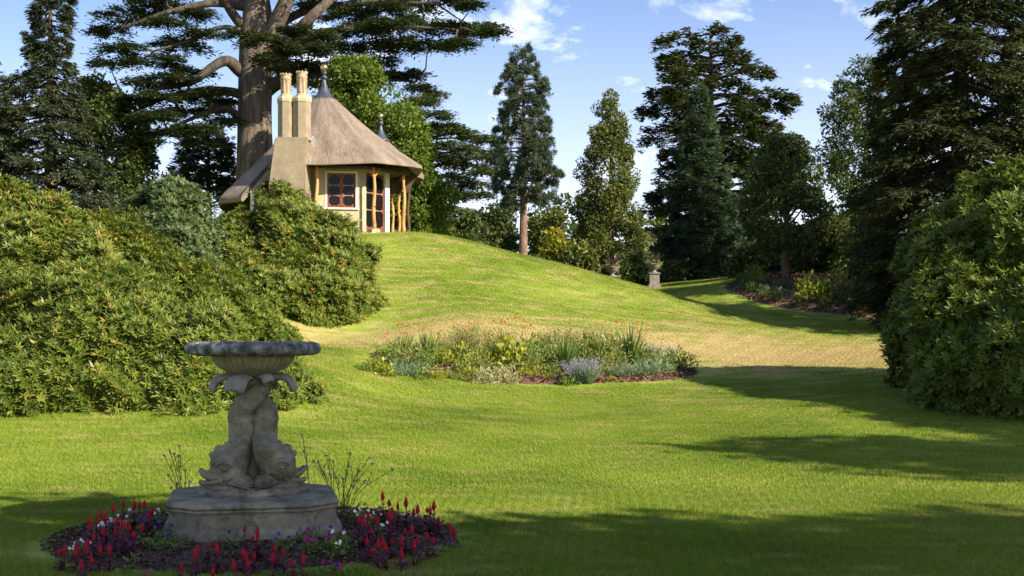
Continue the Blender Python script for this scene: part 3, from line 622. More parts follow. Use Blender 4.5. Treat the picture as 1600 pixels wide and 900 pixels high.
# dolphins
def dolphin(sg):
    bm = bmesh.new()
    pts = [(-.16, -.13, .58, .11), (-.18, -.14, .66, .125), (-.125, -.09, .77, .118), (-.110, -.04, .87, .118), (-.105, -.01, .97, .124), (-.105, 0, 1.06, .124)]
    for k in range(9):
        s = k/8; a = math.pi+s*s*(3-2*s)*math.pi*1.05; z = 1.10+.38*s; h_ = .100-.030*s
        pts.append((1.15*h_*math.cos(a), .95*h_*math.sin(a), z, .123-.048*s))
    pts = smooth_path(pts, 5); bm_tube(bm, pts[:, :3], pts[:, 3], 20)
    # bulging forehead, cheeks and chin
    ball(bm, (-.245, -.145, .685), (.150, .140, .130)); ball(bm, (-.20, -.165, .60), (.14, .12, .105)); ball(bm, (-.285, -.16, .615), (.12, .12, .085)); ball(bm, (-.19, -.11, .75), (.11, .10, .075))
    # upper lip curls up like a beak, lower lip below it, with the mouth open between them
    u_ = smooth_path([(-.29, -.175, .615, .075), (-.375, -.18, .585, .052), (-.43, -.18, .592, .040), (-.48, -.18, .640, .024)], 5); bm_tube(bm, u_[:, :3], u_[:, 3], 12)
    for s2 in (-1, 1):
        r_l = smooth_path([(-.30, -.175+s2*.085, .575, .020), (-.38, -.18+s2*.06, .565, .022), (-.44, -.18+s2*.04, .590, .020), (-.485, -.18+s2*.015, .645, .014)], 5); bm_tube(bm, r_l[:, :3], r_l[:, 3], 8)
        r_m = smooth_path([(-.28, -.175+s2*.085, .535, .018), (-.37, -.18+s2*.06, .520, .019), (-.44, -.18+s2*.035, .517, .018), (-.49, -.18+s2*.01, .535, .012)], 5); bm_tube(bm, r_m[:, :3], r_m[:, 3], 8)
    l_ = smooth_path([(-.25, -.165, .500, .06), (-.36, -.18, .498, .040), (-.43, -.18, .500, .030), (-.485, -.18, .520, .016)], 5); bm_tube(bm, l_[:, :3], l_[:, 3], 12)
    ball(bm, (-.24, -.15, .465), (.18, .14, .045))
    # brow ridge arcs over the eye on both sides, cheek fold behind it
    for s2 in (-1, 1):
        yb = -.145+s2*.128
        b_ = [(-.262+.075*math.cos(a), yb+s2*.010*math.sin(a), .655+.062*math.sin(a)) for a in np.linspace(R(5), R(165), 9)]; bm_tube(bm, b_, [.010, .018, .023, .025, .025, .023, .020, .016, .01], 8)
        g_ = [(-.145+.03*math.sin(q*3), yb-s2*.012, .56+.2*q) for q in np.linspace(0, 1, 7)]; bm_tube(bm, g_, .014, 8)
    # crest of scalloped fins over the head
    for k, (x, z, s_) in enumerate(((-.365, .765, .040), (-.305, .815, .052), (-.225, .845, .055), (-.15, .845, .045))):
        ball(bm, (x, -.14, z), (s_, .028, s_*.85), Matrix.Rotation(R(40-25*k), 3, 'Y'))
    if sg > 0: bmesh.ops.rotate(bm, verts=bm.verts, cent=(0, 0, 0), matrix=Matrix.Rotation(math.pi, 3, 'Z'))
    if sg > 0:   # the twin looks the other way but is turned forward too
        for v in bm.verts:
            if v.co.z < .98:
                k = min(1, max(0, (.98-v.co.z)/.16)); k = k*k*(3-2*k); v.co.y -= 2*(.145)*k
    o = remesh_obj('dolphin', bm, m_stone, fo, .0075, 2)
    for s2 in (-1, 1):
        bm = bmesh.new(); xe = sg*.262; yb = -.145+s2*.130
        ball(bm, (xe, yb, .650), (.028, .024, .024))
        v, f = tube_np([(xe+.040*math.cos(a), yb+s2*.006, .650+.032*math.sin(a)) for a in np.linspace(0, 2*math.pi, 17)], .008, 7)
        vs = [bm.verts.new(p) for p in v]
        for q in f: bm.faces.new([vs[i] for i in q])
        link('eye', bm_mesh('eye', bm, True), m_stone, o)
    # scallop-shaped pectoral fin of raised ribs
    bm = bmesh.new(); n = 7; cxf, czf = sg*.235, .515; rows = []
    for j in range(n*4+1):
        s = j/(n*4); a = R(58-88*s); L = .235-.05*abs(s-.55)+.012*abs(math.sin(s*n*math.pi)); row = []
        for q in range(7):
            r_ = L*q/6; rib = .014*abs(math.sin(s*n*math.pi))*min(1, q/3)
            row.append((cxf-sg*r_*math.cos(a), -.285-.03*math.sin(q/6*2.4)-rib+.06*(q/6)**2, czf+r_*math.sin(a)*.55-.012*(q/6)))
        rows.append(row)
    fv = [[bm.verts.new(p) for p in r_] for r_ in rows]; bv = [[bm.verts.new((p[0], p[1]+.05, p[2])) for p in r_] for r_ in rows]
    for A_, rev in ((fv, 0), (bv, 1)):
        for i in range(len(A_)-1):
            for k in range(6): bm.faces.new((A_[i][k], A_[i][k+1], A_[i+1][k+1], A_[i+1][k]))
    for i in range(len(fv)-1): bm.faces.new((fv[i][6], bv[i][6], bv[i+1][6], fv[i+1][6]))
    for e in (0, -1):
        for k in range(6): bm.faces.new((fv[e][k], fv[e][k+1], bv[e][k+1], bv[e][k]))
    bmesh.ops.remove_doubles(bm, verts=bm.verts, dist=.0005); link('fin', bm_mesh('fin', bm, True), m_stone, o)
    return o
dolphin(-1); dolphin(1)
# tail flukes under the bowl: broad drooping leaves
def fluke(ang, L, droop, wd, tilt=0):
    bm = bmesh.new(); n, m = 12, 8; V = []
    for i in range(n+1):
        s = i/n; r = .03+L*math.sin(s*1.45)/math.sin(1.45); z = 1.475+.05*math.sin(s*2.6)-droop*s**2.4; wv = wd*(.35+.95*math.sin(min(1, s*1.15)*math.pi*.62))*(1 if s < .93 else .82)
        for j in range(m+1):
            q = j/m*2-1; V.append((r-.05*abs(q)**2*s, q*wv, z-.035*q*q+.007*math.cos(q*14)*s))
    vs = [bm.verts.new(p) for p in V]
    for i in range(n):
        for j in range(m): bm.faces.new((vs[i*(m+1)+j], vs[i*(m+1)+j+1], vs[(i+1)*(m+1)+j+1], vs[(i+1)*(m+1)+j]))
    bmesh.ops.rotate(bm, verts=bm.verts, cent=(0, 0, 0), matrix=Matrix.Rotation(R(ang), 3, 'Z'))
    o = link('tail_fluke', bm_mesh('tail_fluke', bm, True), m_leafst, fo); s = o.modifiers.new('thick', 'SOLIDIFY'); s.thickness = .028; s.offset = 0
for a in ((178, .37, .13, .065), (238, .33, .13, .085), (2, .37, .13, .065), (-48, .22, .05, .05), (62, .32, .12, .08), (120, .32, .12, .08)): fluke(*a)
# bowl
def bowl_prof():
    return [(.06, 1.47), (.12, 1.49), (.20, 1.52), (.29, 1.57), (.34, 1.635), (.352, 1.675), (.345, 1.70)]
bw = fl('bowl', lathe('bowl', bowl_prof(), 192, flute=(1, 5, 36, .10)), m_bowl)
a = np.linspace(0, 2*np.pi, 120, endpoint=False); prof = [(.335, 1.688), (.48, 1.682), (.57, 1.690), (.610, 1.708), (.628, 1.735), (.628, 1.762), (.612, 1.788), (.57, 1.808), (.50, 1.815), (.44, 1.800), (.36, 1.755), (.2, 1.70), (.02, 1.68)]
V = []
for i, (r_, z_) in enumerate(prof):
    k = 1+(.012*np.array([mnoise.noise((7*math.cos(q), 7*math.sin(q), z_*9)) for q in a]) if i < 9 else 0); V.append(np.stack([r_*k*np.cos(a), r_*k*np.sin(a), z_+(.006*np.sin(a*31+z_*50) if 2 < i < 8 else 0*a)], 1))
V = np.vstack(V); ff = [(i*120+j, i*120+(j+1) % 120, (i+1)*120+(j+1) % 120, (i+1)*120+j) for i in range(len(prof)-1) for j in range(120)]+[tuple((len(prof)-1)*120+j for j in range(120))]
fl('rim', mesh('rim', V, ff, True), m_rim, bw)
fl('core', lathe('core', [(.10, .40), (.08, .55), (.055, .75), (.05, .95), (.045, 1.15), (.045, 1.42)], 20))
fl('stem', lathe('stem', [(.075, 1.40), (.085, 1.44), (.07, 1.48), (.10, 1.505)], 24))

# ------------------------------------------------------------------ foliage
G = 'tint'
lm = {}
lm['rhodo'] = leaf_mat('rhododendron_leaf', [(0, (.042, .070, .011)), (.4, (.090, .132, .017)), (.75, (.165, .200, .028)), (.93, (.25, .225, .05)), (.965, (.33, .20, .05)), (1, (.45, .18, .035))], .42, .28, .22)
lm['rhodo_dark'] = leaf_mat('rhododendron_leaf_dark', [(0, (.045, .075, .012)), (.5, (.095, .135, .018)), (1, (.20, .23, .03))], .45, .3, .22)
lm['laurel'] = leaf_mat('laurel_leaf', [(0, (.042, .070, .020)), (.6, (.085, .125, .036)), (1, (.14, .18, .055))], .52, .28, .3)
lm['cedar'] = leaf_mat('cedar_needle', [(0, (.026, .044, .022)), (.6, (.060, .085, .040)), (1, (.11, .135, .058))], .7, .2, .2)
lm['cedar_pale'] = leaf_mat('cedar_pale_needle', [(0, (.045, .070, .030)), (.6, (.095, .125, .052)), (1, (.15, .175, .07))], .7, .2, .2)
lm['spruce'] = leaf_mat('spruce_needle', [(0, (.030, .044, .026)), (.6, (.066, .084, .046)), (1, (.12, .135, .072))], .7, .18, .2)
lm['lime'] = leaf_mat('bright_leaf', [(0, (.060, .100, .014)), (.5, (.105, .165, .020)), (1, (.175, .235, .038))], .55, .38, .3)
lm['pine'] = leaf_mat('pine_needle', [(0, (.028, .050, .030)), (.6, (.062, .090, .050)), (1, (.11, .135, .07))], .65, .18, .25)
lm['holly'] = leaf_mat('holly_leaf', [(0, (.055, .078, .016)), (.6, (.115, .140, .030)), (1, (.20, .21, .05))], .5, .3, .3)
lm['dark'] = leaf_mat('dark_conifer', [(0, (.024, .036, .015)), (.6, (.052, .068, .025)), (1, (.105, .112, .038))], .7, .2, .2)
lm['blue'] = leaf_mat('blue_conifer', [(0, (.045, .080, .050)), (.6, (.088, .135, .082)), (1, (.14, .185, .11))], .7, .2, .2)
lm['wood'] = leaf_mat('woodland_leaf', [(0, (.034, .058, .014)), (.6, (.068, .100, .024)), (1, (.12, .155, .04))], .55, .34, .3)
lm['yellow'] = leaf_mat('yellow_leaf', [(0, (.12, .14, .015)), (.6, (.25, .25, .03)), (1, (.42, .37, .05))], .5, .35, .35)
m_bark = rough_mat('bark', [(.3, (.055, .042, .032)), (.5, (.13, .10, .078)), (.7, (.22, .175, .14))], 5, 9, .95, 1.0, 9, (1, 1, .14), dist=.12)
m_pbark = rough_mat('pine_bark', [(.3, (.08, .05, .035)), (.5, (.18, .115, .08)), (.7, (.27, .18, .13))], 6, 9, .95, 1.0, 10, (1, 1, .3), dist=.1)
m_dbark = rough_mat('dark_bark', [(.3, (.03, .024, .018)), (.7, (.10, .08, .06))], 6, 9, .95, 1.0, 9, (1, 1, .2), dist=.08)

def whorls(P, Nn, k, L, W, spread=.66):
    """whorls of k leaves at shoot tips P that face along Nn"""
    n = len(P); A = unit(np.cross(Nn, rdir(n))); B = np.cross(Nn, A); V = []; T = []
    base = rng.random(n); ph = rng.random(n)*6.28
    for j in range(k):
        a = ph+j*2*np.pi/k+rng.normal(size=n)*.25; D = (np.cos(a)[:, None]*A+np.sin(a)[:, None]*B)*spread+Nn*(.25+.45*rng.random(n))[:, None]
        D[:, 2] -= .12
        l = L*(.7+.5*rng.random(n)); V.append(leafv(P, D, Nn+.25*rdir(n), l, l*W/L, -.15)); T.append(base*.72+rng.random(n)*.28)
    return np.concatenate([v.reshape(n, 4, 3) for v in V]).reshape(-1, 3), np.concatenate(T)
def lobe_points(lobes, dens, shrink=1.0, rough=.12, back=True):
    """points on the outside of a union of ellipsoids, above the ground"""
    PP, NN = [], []
    for k, (c, r) in enumerate(lobes):
        c = np.array(c); r = np.array(r)*shrink; area = 4*np.pi*((r[0]*r[1])**1.6/3+(r[0]*r[2])**1.6/3+(r[1]*r[2])**1.6/3)**(1/1.6)
        n = int(area*dens); d = rdir(n); P = c+d*r; Nn = unit(d/r)
        b = np.array([1.25*mnoise.noise(tuple(p*.7))+.75*mnoise.noise(tuple(p*1.9)) for p in P]) if n < 60000 else np.zeros(n)
        P = P+Nn*(b*rough*4-.12+rng.normal(size=n)*.05+np.where(rng.random(n) < .12, rng.random(n)*.22, 0))[:, None]
        keep = (P[:, 2] > Hn(P[:, 0], P[:, 1])+.03)
        if not back: keep &= (Nn[:, 1] < .45)
        for j, (c2, r2) in enumerate(lobes):
            if j != k: keep &= ((((P-np.array(c2))/(np.array(r2)*shrink))**2).sum(1) > .86)
        PP.append(P[keep]); NN.append(Nn[keep])
    return np.vstack(PP), np.vstack(NN)
def bush(name, label, cat, lobes, mat, dens=110, L=.15, W=.045, k=7, group=None, inner=True, rough=.12, tintshift=0):
    cx = np.mean([c[0] for c, r in lobes]); cy = np.mean([c[1] for c, r in lobes]); base = Vector((cx, cy, H(cx, cy)))
    o = empty(name, base, label, cat, group); b = np.array(base)
    P, Nn = lobe_points(lobes, dens, 1, rough, back=False); Nn = unit(Nn+np.array([.1, -.1, .45])+.35*rdir(len(P)))
    V, T = whorls(P, Nn, k, L, W)
    if inner:
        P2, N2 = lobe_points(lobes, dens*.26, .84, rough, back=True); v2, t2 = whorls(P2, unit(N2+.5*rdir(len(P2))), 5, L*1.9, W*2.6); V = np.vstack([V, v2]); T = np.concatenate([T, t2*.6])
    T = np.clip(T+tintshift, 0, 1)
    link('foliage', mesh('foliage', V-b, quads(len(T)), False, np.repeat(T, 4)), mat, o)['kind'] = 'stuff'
    lst = []; rr = random.Random(len(P))
    for c, r in lobes:
        g0 = Vector((c[0]+rr.uniform(-.3, .3)*r[0], c[1]+rr.uniform(-.3, .3)*r[1], H(c[0], c[1])-.1))
        for q in range(4):
            e = Vector((c[0]+rr.uniform(-.75, .75)*r[0], c[1]+rr.uniform(-.75, .3)*r[1], c[2]+rr.uniform(.1, .6)*r[2])); m_ = (g0+e)/2+Vector((rr.uniform(-.2, .2), rr.uniform(-.2, .2), .1))
            lst.append(([tuple(x-base) for x in (g0, m_, e)], [.05, .035, .012], 6))
    link('stems', tubes('stems', lst), m_dbark, o)['kind'] = 'stuff'
    return o
def lob(px, pytop, d, rx, ry, rz): return ((X(px, d), d, Z(pytop, d)-rz), (rx, ry, rz))
bush('rhododendron', 'low sprawling rhododendron with leaves down to the lawn behind the fountain', 'shrub',
     [lob(-30, 440, 24.6, 2.6, 3.1, 2.4), lob(95, 425, 24.4, 2.0, 2.7, 2.5), lob(205, 430, 24.6, 2.0, 2.8, 2.3), lob(310, 455, 24.6, 1.7, 2.5, 1.9), lob(395, 520, 24.4, 1.0, 1.9, 1.3), lob(445, 580, 24.0, .5, 1.1, .9)], lm['rhodo'], 200, .135, .033)
bush('rhododendron', 'tall rhododendron with scattered orange dying leaves beneath the old spruce', 'shrub',
     [lob(-20, 288, 29.6, 2.6, 2.6, 3.2), lob(75, 318, 29.4, 1.9, 2.4, 2.8), lob(150, 350, 28.6, 1.6, 2.2, 2.4)], lm['rhodo'], 135, .15, .038, tintshift=.06)
bush('rhododendron', 'broad rhododendron in the middle of the bank, between the laurel and the fountain', 'shrub',
     [lob(235, 388, 29.0, 1.7, 2.2, 2.2), lob(325, 415, 29.6, 1.6, 2.0, 2.0), lob(395, 470, 29.2, 1.0, 1.6, 1.5)], lm['rhodo'], 150, .15, .038, tintshift=.02)
bush('rhododendron', 'rounded rhododendron in front of the cottage chimney and window', 'shrub',
     [lob(455, 287, 40.2, 1.55, 2.0, 2.6), lob(380, 334, 40.0, 1.5, 2.0, 2.4), lob(520, 352, 39.8, 1.5, 1.9, 2.0), lob(470, 395, 38.2, 1.9, 2.0, 2.0), lob(550, 425, 38.6, 1.1, 1.5, 1.5), lob(400, 410, 37.5, 1.8, 2.2, 2.2)], lm['rhodo'], 115, .17, .045, tintshift=.05)
bush('laurel', 'dull green laurel rising between the rhododendrons left of the cottage', 'shrub',
     [lob(265, 272, 36.5, 1.15, 1.5, 2.6), lob(225, 300, 37.0, .9, 1.3, 2.2), lob(300, 300, 36.0, .8, 1.2, 2.0), lob(270, 350, 34.5, 1.2, 1.4, 1.9)], lm['laurel'], 100, .14, .045)
bush('rhododendron', 'big dark glossy rhododendron at the lawn edge under the dark conifer', 'shrub',
     [lob(1575, 258, 27.4, 1.75, 2.2, 2.7), lob(1485, 318, 27.8, 1.0, 1.8, 2.1), lob(1650, 300, 26.5, 1.6, 2.2, 2.7), lob(1520, 400, 26.0, 1.45, 1.9, 1.95), lob(1610, 420, 24.9, 1.5, 1.7, 1.9), lob(1452, 455, 27.6, .85, 1.3, 1.25), lob(1560, 520, 25.2, 1.2, 1.3, 1.0)], lm['rhodo_dark'], 125, .17, .05)

# ---- trees
def limb(a, b, r0, r1, sag=0., n=7, jit=.0):
    a, b = np.array(a, float), np.array(b, float); s = np.linspace(0, 1, n)[:, None]
    P = a+(b-a)*s; P[:, 2] += sag*np.sin(s[:, 0]*np.pi)
    if jit: P[1:-1] += rng.normal(size=(n-2, 3))*jit
    return (P, np.linspace(r0, r1, n), 7)
def outline(rows, d, n, r, dep=.8, trunk_x=None, shell=.35, zmin=None):
    """clump centres inside an outline given by (row, left, right) pixels at distance d"""
    rows = np.array(rows, float); ys = rng.random(n*3)*(rows[-1, 0]-rows[0, 0])+rows[0, 0]
    xl = np.interp(ys, rows[:, 0], rows[:, 1]); xr = np.interp(ys, rows[:, 0], rows[:, 2]); wd = xr-xl
    keep = rng.random(n*3) < wd/wd.max()*.9+.1; ys, xl, xr, wd = ys[keep][:n], xl[keep][:n], xr[keep][:n], wd[keep][:n]
    a = rng.random(len(ys))*2*np.pi; q = np.sqrt(shell+(1-shell)*rng.random(len(ys))); hw = np.maximum(wd/2/F*d*np.array([.95+.42*mnoise.noise((math.cos(p_)*1.3+d, math.sin(p_)*1.3, q_*.018)) for p_, q_ in zip(a, ys)])-r*.7, .05)
    x = ((xl+xr)/2-800)/F*d+hw*q*np.cos(a); y = d+hw*dep*q*np.sin(a); z = CZ+(HZ-ys)/F*d
    return np.stack([x, y, z], 1)
def clump_leaves(C, r, n, L, W, flat=.75, droop=.1, front=True):
    m = len(C); R_ = r*(.65+.7*rng.random(m)); k = np.repeat(np.arange(m), n); d = rdir(len(k))
    q = (.35+.65*rng.random(len(k)))**.6; P = C[k]+d*(R_[k]*q)[:, None]*np.array([1, 1, flat])
    D = d+rdir(len(k))*.9; D[:, 2] -= droop; Nn = d*.6+rdir(len(k))*.8+np.array([0, 0, .5])
    l = L*(.6+.8*rng.random(len(k))); base = rng.random(m)[k]
    return leafv(P, D, Nn, l, l*W/L, .12), np.clip(base*.5+.5*rng.random(len(k)), 0, 1)
def broad_tree(name, label, base_px, d, rows, mat, nclump, r, nleaf, L, W, bark=None, trunk_r=.18, group=None, dep=.8, base_y=None, lean=0, shell=.35, cat='tree'):
    by = d if base_y is None else base_y; bx = X(base_px, by); base = Vector((bx, by, H(bx, by))); b = np.array(base)
    o = empty(name, base, label, cat, group); C = outline(rows, d, nclump, r, dep, shell=shell)
    C = C[C[:, 2] > Hn(C[:, 0], C[:, 1])+.15]
    V, T = clump_leaves(C, r, nleaf, L, W)
    link('crown', mesh('crown', V-b, quads(len(T)), False, np.repeat(T, 4)), mat, o)['kind'] = 'stuff'
    top = C[np.argmax(C[:, 2])]; tz = b[2]+(top[2]-b[2])*.85
    tr = smooth_path([(b[0], b[1], b[2]-.15), (b[0]+lean*.2, b[1], b[2]+(tz-b[2])*.35), ((b[0]*.5+top[0]*.5), b[1], b[2]+(tz-b[2])*.7), (top[0], top[1]*.5+b[1]*.5, tz)], 6)-b
    lst = [(tr, np.linspace(trunk_r, trunk_r*.18, len(tr)), 10)]
    for c in C[rng.permutation(len(C))[:min(26, len(C))]]:
        z0 = np.clip(c[2]-abs(c[0]-b[0])*.8-.5, b[2]+(tz-b[2])*.25, tz)-b[2]; i = int(np.argmin(abs(tr[:, 2]-z0)))
        lst.append(limb(tr[i], c-b, trunk_r*.32, .02, .12, 6, .05))
    link('trunk', tubes('trunk', lst), bark or m_bark, o); return o
def conifer(name, label, px, d, rows, mat, nb, L, W, per, bark=None, trunk_r=.2, rise=.0, droop=.25, spray=.5, thick=.12, trunk_to=None, base_y=None, curl=0., group=None, tuft=None, cat='tree', zlow=None, gap=.0):
    """conifer from tiers of boughs; rows give the outline (row, left, right)"""
    by = d if base_y is None else base_y; bx = X(px, by); base = Vector((bx, by, H(bx, by))); b = np.array(base); rows = np.array(rows, float)
    o = empty(name, base, label, cat, group); ztop = Z(rows[0, 0], d); V = []; T = []; lst = []
    tp = np.array([[bx, by, b[2]-.2], [bx+.04, by, b[2]+(ztop-b[2])*.5], [bx, by, ztop-.1]])
    tr = smooth_path(tp, 10)-b; lst.append((tr, np.linspace(trunk_r, .03, len(tr)), 10))
    for q in range(nb):
        s = (q+rng.random())/nb; py = rows[0, 0]+(rows[-1, 0]-rows[0, 0])*s**.85
        z = Z(py, d); a = q*2.399+rng.normal()*.3; ca, sa = math.cos(a), math.sin(a)
        xl, xr = np.interp(py, rows[:, 0], rows[:, 1]), np.interp(py, rows[:, 0], rows[:, 2])
        right = max(.12, (xr-px)/F*d); left = max(.12, (px-xl)/F*d); rad = (right*(1+ca)/2+left*(1-ca)/2) if True else 0
        if abs(ca) < .6: rad = (right+left)/2
        rad *= (1.0-gap*rng.random()**1.4)*(.80+.30*rng.random()); tip = np.array([ca*rad, sa*rad*.9, -droop*rad+curl*rad])
        z0 = z+droop*rad*.5-rise*rad; n = max(6, int(per*(rad+.25)*(1 if sa < .35 else .4))); nt_ = int(5+rad*5)
        ut = np.sqrt(rng.random(nt_))*.9+.1; ut[0] = 1; sgn = np.where(rng.random(nt_) < .5, -1., 1.)*(.5+.6*rng.random(nt_)); tl_ = spray*.75*rad**.6*(1.05-.7*ut)*(.6+.7*rng.random(nt_)); tz_ = rng.normal(size=nt_)*thick
        k_ = rng.integers(0, nt_, n); u = np.clip(ut[k_]+rng.normal(size=n)*.02, 0, 1.02); w_ = rng.random(n)**.8
        side = np.array([-sa, ca, 0]); lat = sgn[k_]*tl_[k_]*w_
        ctr = np.array([bx, by, z0])+np.outer(u, tip)+np.outer(np.sin(u*np.pi)*rise*rad*.6+u*rise*rad, [0, 0, 1.])
        P = ctr+np.outer(lat, side)+np.outer(tl_[k_]*w_*.6, [ca, sa, 0])+np.outer(tz_[k_]-np.abs(lat)*droop*.8, [0, 0, 1.])+rng.normal(size=(n, 3))*thick*.35
        P = P[P[:, 2] > Hn(P[:, 0], P[:, 1])+.08]; n = len(P)
        if n == 0: continue
        lat = rng.normal(size=n); tint = rng.random()*.45
        if tuft:
            for j in range(tuft):
                D = rdir(n)+np.array([ca*.7, sa*.7, .35]); V.append(leafv(P, D, rdir(n), L*(.7+.5*rng.random(n)), W, .1)); T.append(np.clip(tint+.5*rng.random(n), 0, 1))
        else:
            D = np.array([ca, sa, 0])*.8+np.outer(np.sign(lat)*.7, side)+rdir(n)*.45; D[:, 2] += -droop*.9+rise*.8
            l = L*(.6+.8*rng.random(n)); V.append(leafv(P, D, np.array([0, 0, 1.])+rdir(n)*.7, l, W*(.7+.6*rng.random(n)), .1)); T.append(np.clip(tint+.55*rng.random(n), 0, 1))
        s_ = np.linspace(0, .95, 5); bp_ = np.array([bx, by, z0])+np.outer(s_, tip)+np.outer(np.sin(s_*np.pi)*rise*rad*.6+s_*rise*rad, [0, 0, 1.])-b
        lst.append((bp_, np.linspace(max(.02, trunk_r*.22), .012, 5), 5))
    link('crown', leafmesh('crown', [v-b for v in V], T), mat, o)['kind'] = 'stuff'
    link('trunk', tubes('trunk', lst), bark or m_bark, o); return o
def cedar_pads(pads, d, mat, o, b, dens=640, L=.23, W=.085, dj=2.5):
    V = []; T = []; ends = []
    for q in pads:
        cx, cy, rx, ry = q[:4]; dd = d+(q[4] if len(q) > 4 else rng.uniform(-dj, dj)); c = np.array(at(cx, cy, dd)); wx = rx/F*dd; wz = ry/F*dd; tint = rng.random()*.35
        ends.append(c)
        ns = int(10+wx*14); sa = rng.random(ns)*6.28; sr = np.sqrt(rng.random(ns))
        for k in range(ns):
            s = np.array([wx*sr[k]*math.cos(sa[k]), wx*.95*sr[k]*math.sin(sa[k]), wz*(.7*(1-sr[k])-.35)+rng.normal()*wz*.28])
            out = np.array([math.cos(sa[k]), math.sin(sa[k])*.8, -.12]); out /= np.linalg.norm(out); n = int(dens*.11*(.6+wx*.5))
            u = rng.normal(size=n); P = c+s+np.outer(u*.26*min(1.2, wx), out)+rng.normal(size=(n, 3))*np.array([.15, .15, .06]); P[:, 2] -= .06*np.abs(u)
            D = out+rdir(n)*.75; D[:, 2] *= .45; D[:, 2] += .05; l = L*(.5+.8*rng.random(n))
            V.append(leafv(P, D, np.array([0, 0, 1.])+rdir(n)*.6, l, W, .1)); T.append(np.clip(tint+.65*rng.random(n), 0, 1))
    link('crown', leafmesh('crown', [v-b for v in V], T), mat, o)['kind'] = 'stuff'; return ends
def pxpath(lst, d0):
    """(px, py, radius, depth offset) points to a smooth world path"""
    p = smooth_path([(*at(a, b_, d0+e), r_) for a, b_, r_, e in lst], 6); return p[:, :3], p[:, 3]

# the great cedar behind the cottage
DC = 61.0; cb = Vector((X(402, DC), DC, H(X(402, DC), DC))); cbn = np.array(cb)
ced = empty('cedar_tree', cb, 'huge spreading cedar with massive grey trunk and flat layered boughs behind the cottage', 'tree')
LIMBS = [
 [(402, 345, 1.15, 0), (399, 250, .92, 0), (398, 180, .84, 0), (400, 110, .86, 0), (404, 60, .92, 0), (402, 20, .72, 0), (398, -40, .55, 0), (396, -130, .4, 0)],
 [(412, 75, .5, -.2), (432, 35, .42, -.5), (452, -10, .36, -1), (470, -70, .26, -1)],
 [(418, 95, .42, -.4), (448, 68, .33, -1), (485, 28, .26, -2), (530, -12, .18, -2)],
 [(385, 118, .36, 0), (372, 108, .33, -.4), (354, 95, .27, -.8), (330, 106, .22, -1.2), (300, 128, .16, -1.6), (250, 138, .1, -2), (215, 148, .05, -2)],
 [(385, 152, .28, 0), (360, 143, .22, -.6), (320, 141, .16, -1), (260, 152, .11, -1), (205, 178, .05, -1)],
 [(388, 195, .26, 0), (368, 178, .2, -.5), (345, 170, .16, -1.2), (300, 185, .1, -2), (245, 212, .05, -2)],
 [(392, 55, .3, 0), (366, 25, .24, -.5), (345, -10, .2, -1), (320, -50, .12, -1)],
 [(390, 60, .26, 0), (368, 46, .16, -.6), (340, 44, .12, -1), (300, 62, .08, -1.5), (240, 80, .05, -2)],
 [(392, 10, .3, 0), (330, 5, .18, -1), (260, 20, .12, -2), (190, 45, .06, -2)],
 [(415, 105, .34, -.3), (470, 62, .26, -1), (530, 48, .2, -1.5), (620, 42, .10, -2), (715, 46, .03, -2)],
 [(412, 135, .3, 0), (460, 120, .22, -.5), (540, 118, .14, 0), (650, 128, .05, 1)],
 [(410, 60, .3, 0), (470, 20, .2, .5), (560, 5, .14, 0), (680, 5, .06, 0)],
 [(412, 150, .26, .3), (440, 132, .2, .8), (480, 130, .14, 2), (560, 150, .08, 3)]]
tl = []
for k, L_ in enumerate(LIMBS):
    p, r_ = pxpath(L_, DC); tl.append((p-cbn, r_, 16 if k == 0 else 9))
PADS = [(205, 20, 46, 15), (168, 48, 26, 9), (188, 72, 36, 10), (170, 98, 22, 7), (212, 95, 20, 10), (245, 6, 42, 10), (262, 34, 30, 8), (285, 70, 42, 11), (268, 92, 26, 8), (318, 52, 28, 7), (300, 18, 30, 6),
        (225, 128, 32, 8), (262, 120, 36, 7), (300, 110, 26, 7), (210, 152, 26, 8), (250, 150, 38, 9), (295, 148, 36, 8), (330, 142, 24, 6), (205, 185, 28, 10), (245, 178, 36, 9), (290, 172, 32, 7), (335, 168, 26, 6), (352, 188, 22, 8), (308, 200, 34, 8), (262, 205, 32, 9), (222, 218, 28, 11), (348, 158, 20, 5), (318, 222, 24, 7),
        (382, 52, 26, 8, -3), (415, 62, 30, 9, -3.5), (445, 78, 32, 9, -3), (480, 72, 30, 9, -3), (425, 92, 26, 5, -3), (505, 56, 28, 10), (462, 45, 24, 6, -2),
        (540, 22, 40, 10), (590, 12, 44, 10), (640, 6, 44, 9), (560, 46, 40, 11), (612, 36, 40, 10), (660, 34, 40, 10), (705, 42, 38, 9), (748, 44, 34, 8), (770, 48, 20, 5), (585, 70, 36, 9), (632, 66, 36, 10), (680, 72, 32, 8), (712, 66, 24, 7), (528, 74, 34, 10), (550, 92, 30, 7), (600, 95, 26, 6), (500, 8, 30, 9), (700, 0, 34, 5), (735, 6, 16, 3),
        (468, 100, 30, 8), (505, 104, 28, 8), (595, 118, 32, 8, 2), (640, 116, 26, 6, 2), (655, 136, 22, 6, 2), (490, 128, 26, 7), (440, 108, 24, 6),
        (350, -20, 60, 12), (450, -30, 60, 12), (560, -20, 60, 10), (250, -25, 50, 10)]
ends = cedar_pads(PADS, DC-1, lm['cedar'], ced, cbn)
for c in ends:      # twigs from the nearest limb to each pad
    allp = np.vstack([t_[0] for t_ in tl[1:13]])+cbn; k = np.argmin(((allp-c)**2).sum(1)+4*np.maximum(0, allp[:, 2]-c[2])**2)
    if 0.3 < np.linalg.norm(allp[k]-c) < 7: tl.append(limb(allp[k]-cbn, c-cbn, .06, .015, -.05, 5, .08))
link('trunk', tubes('trunk', tl[:3]), m_bark, ced)
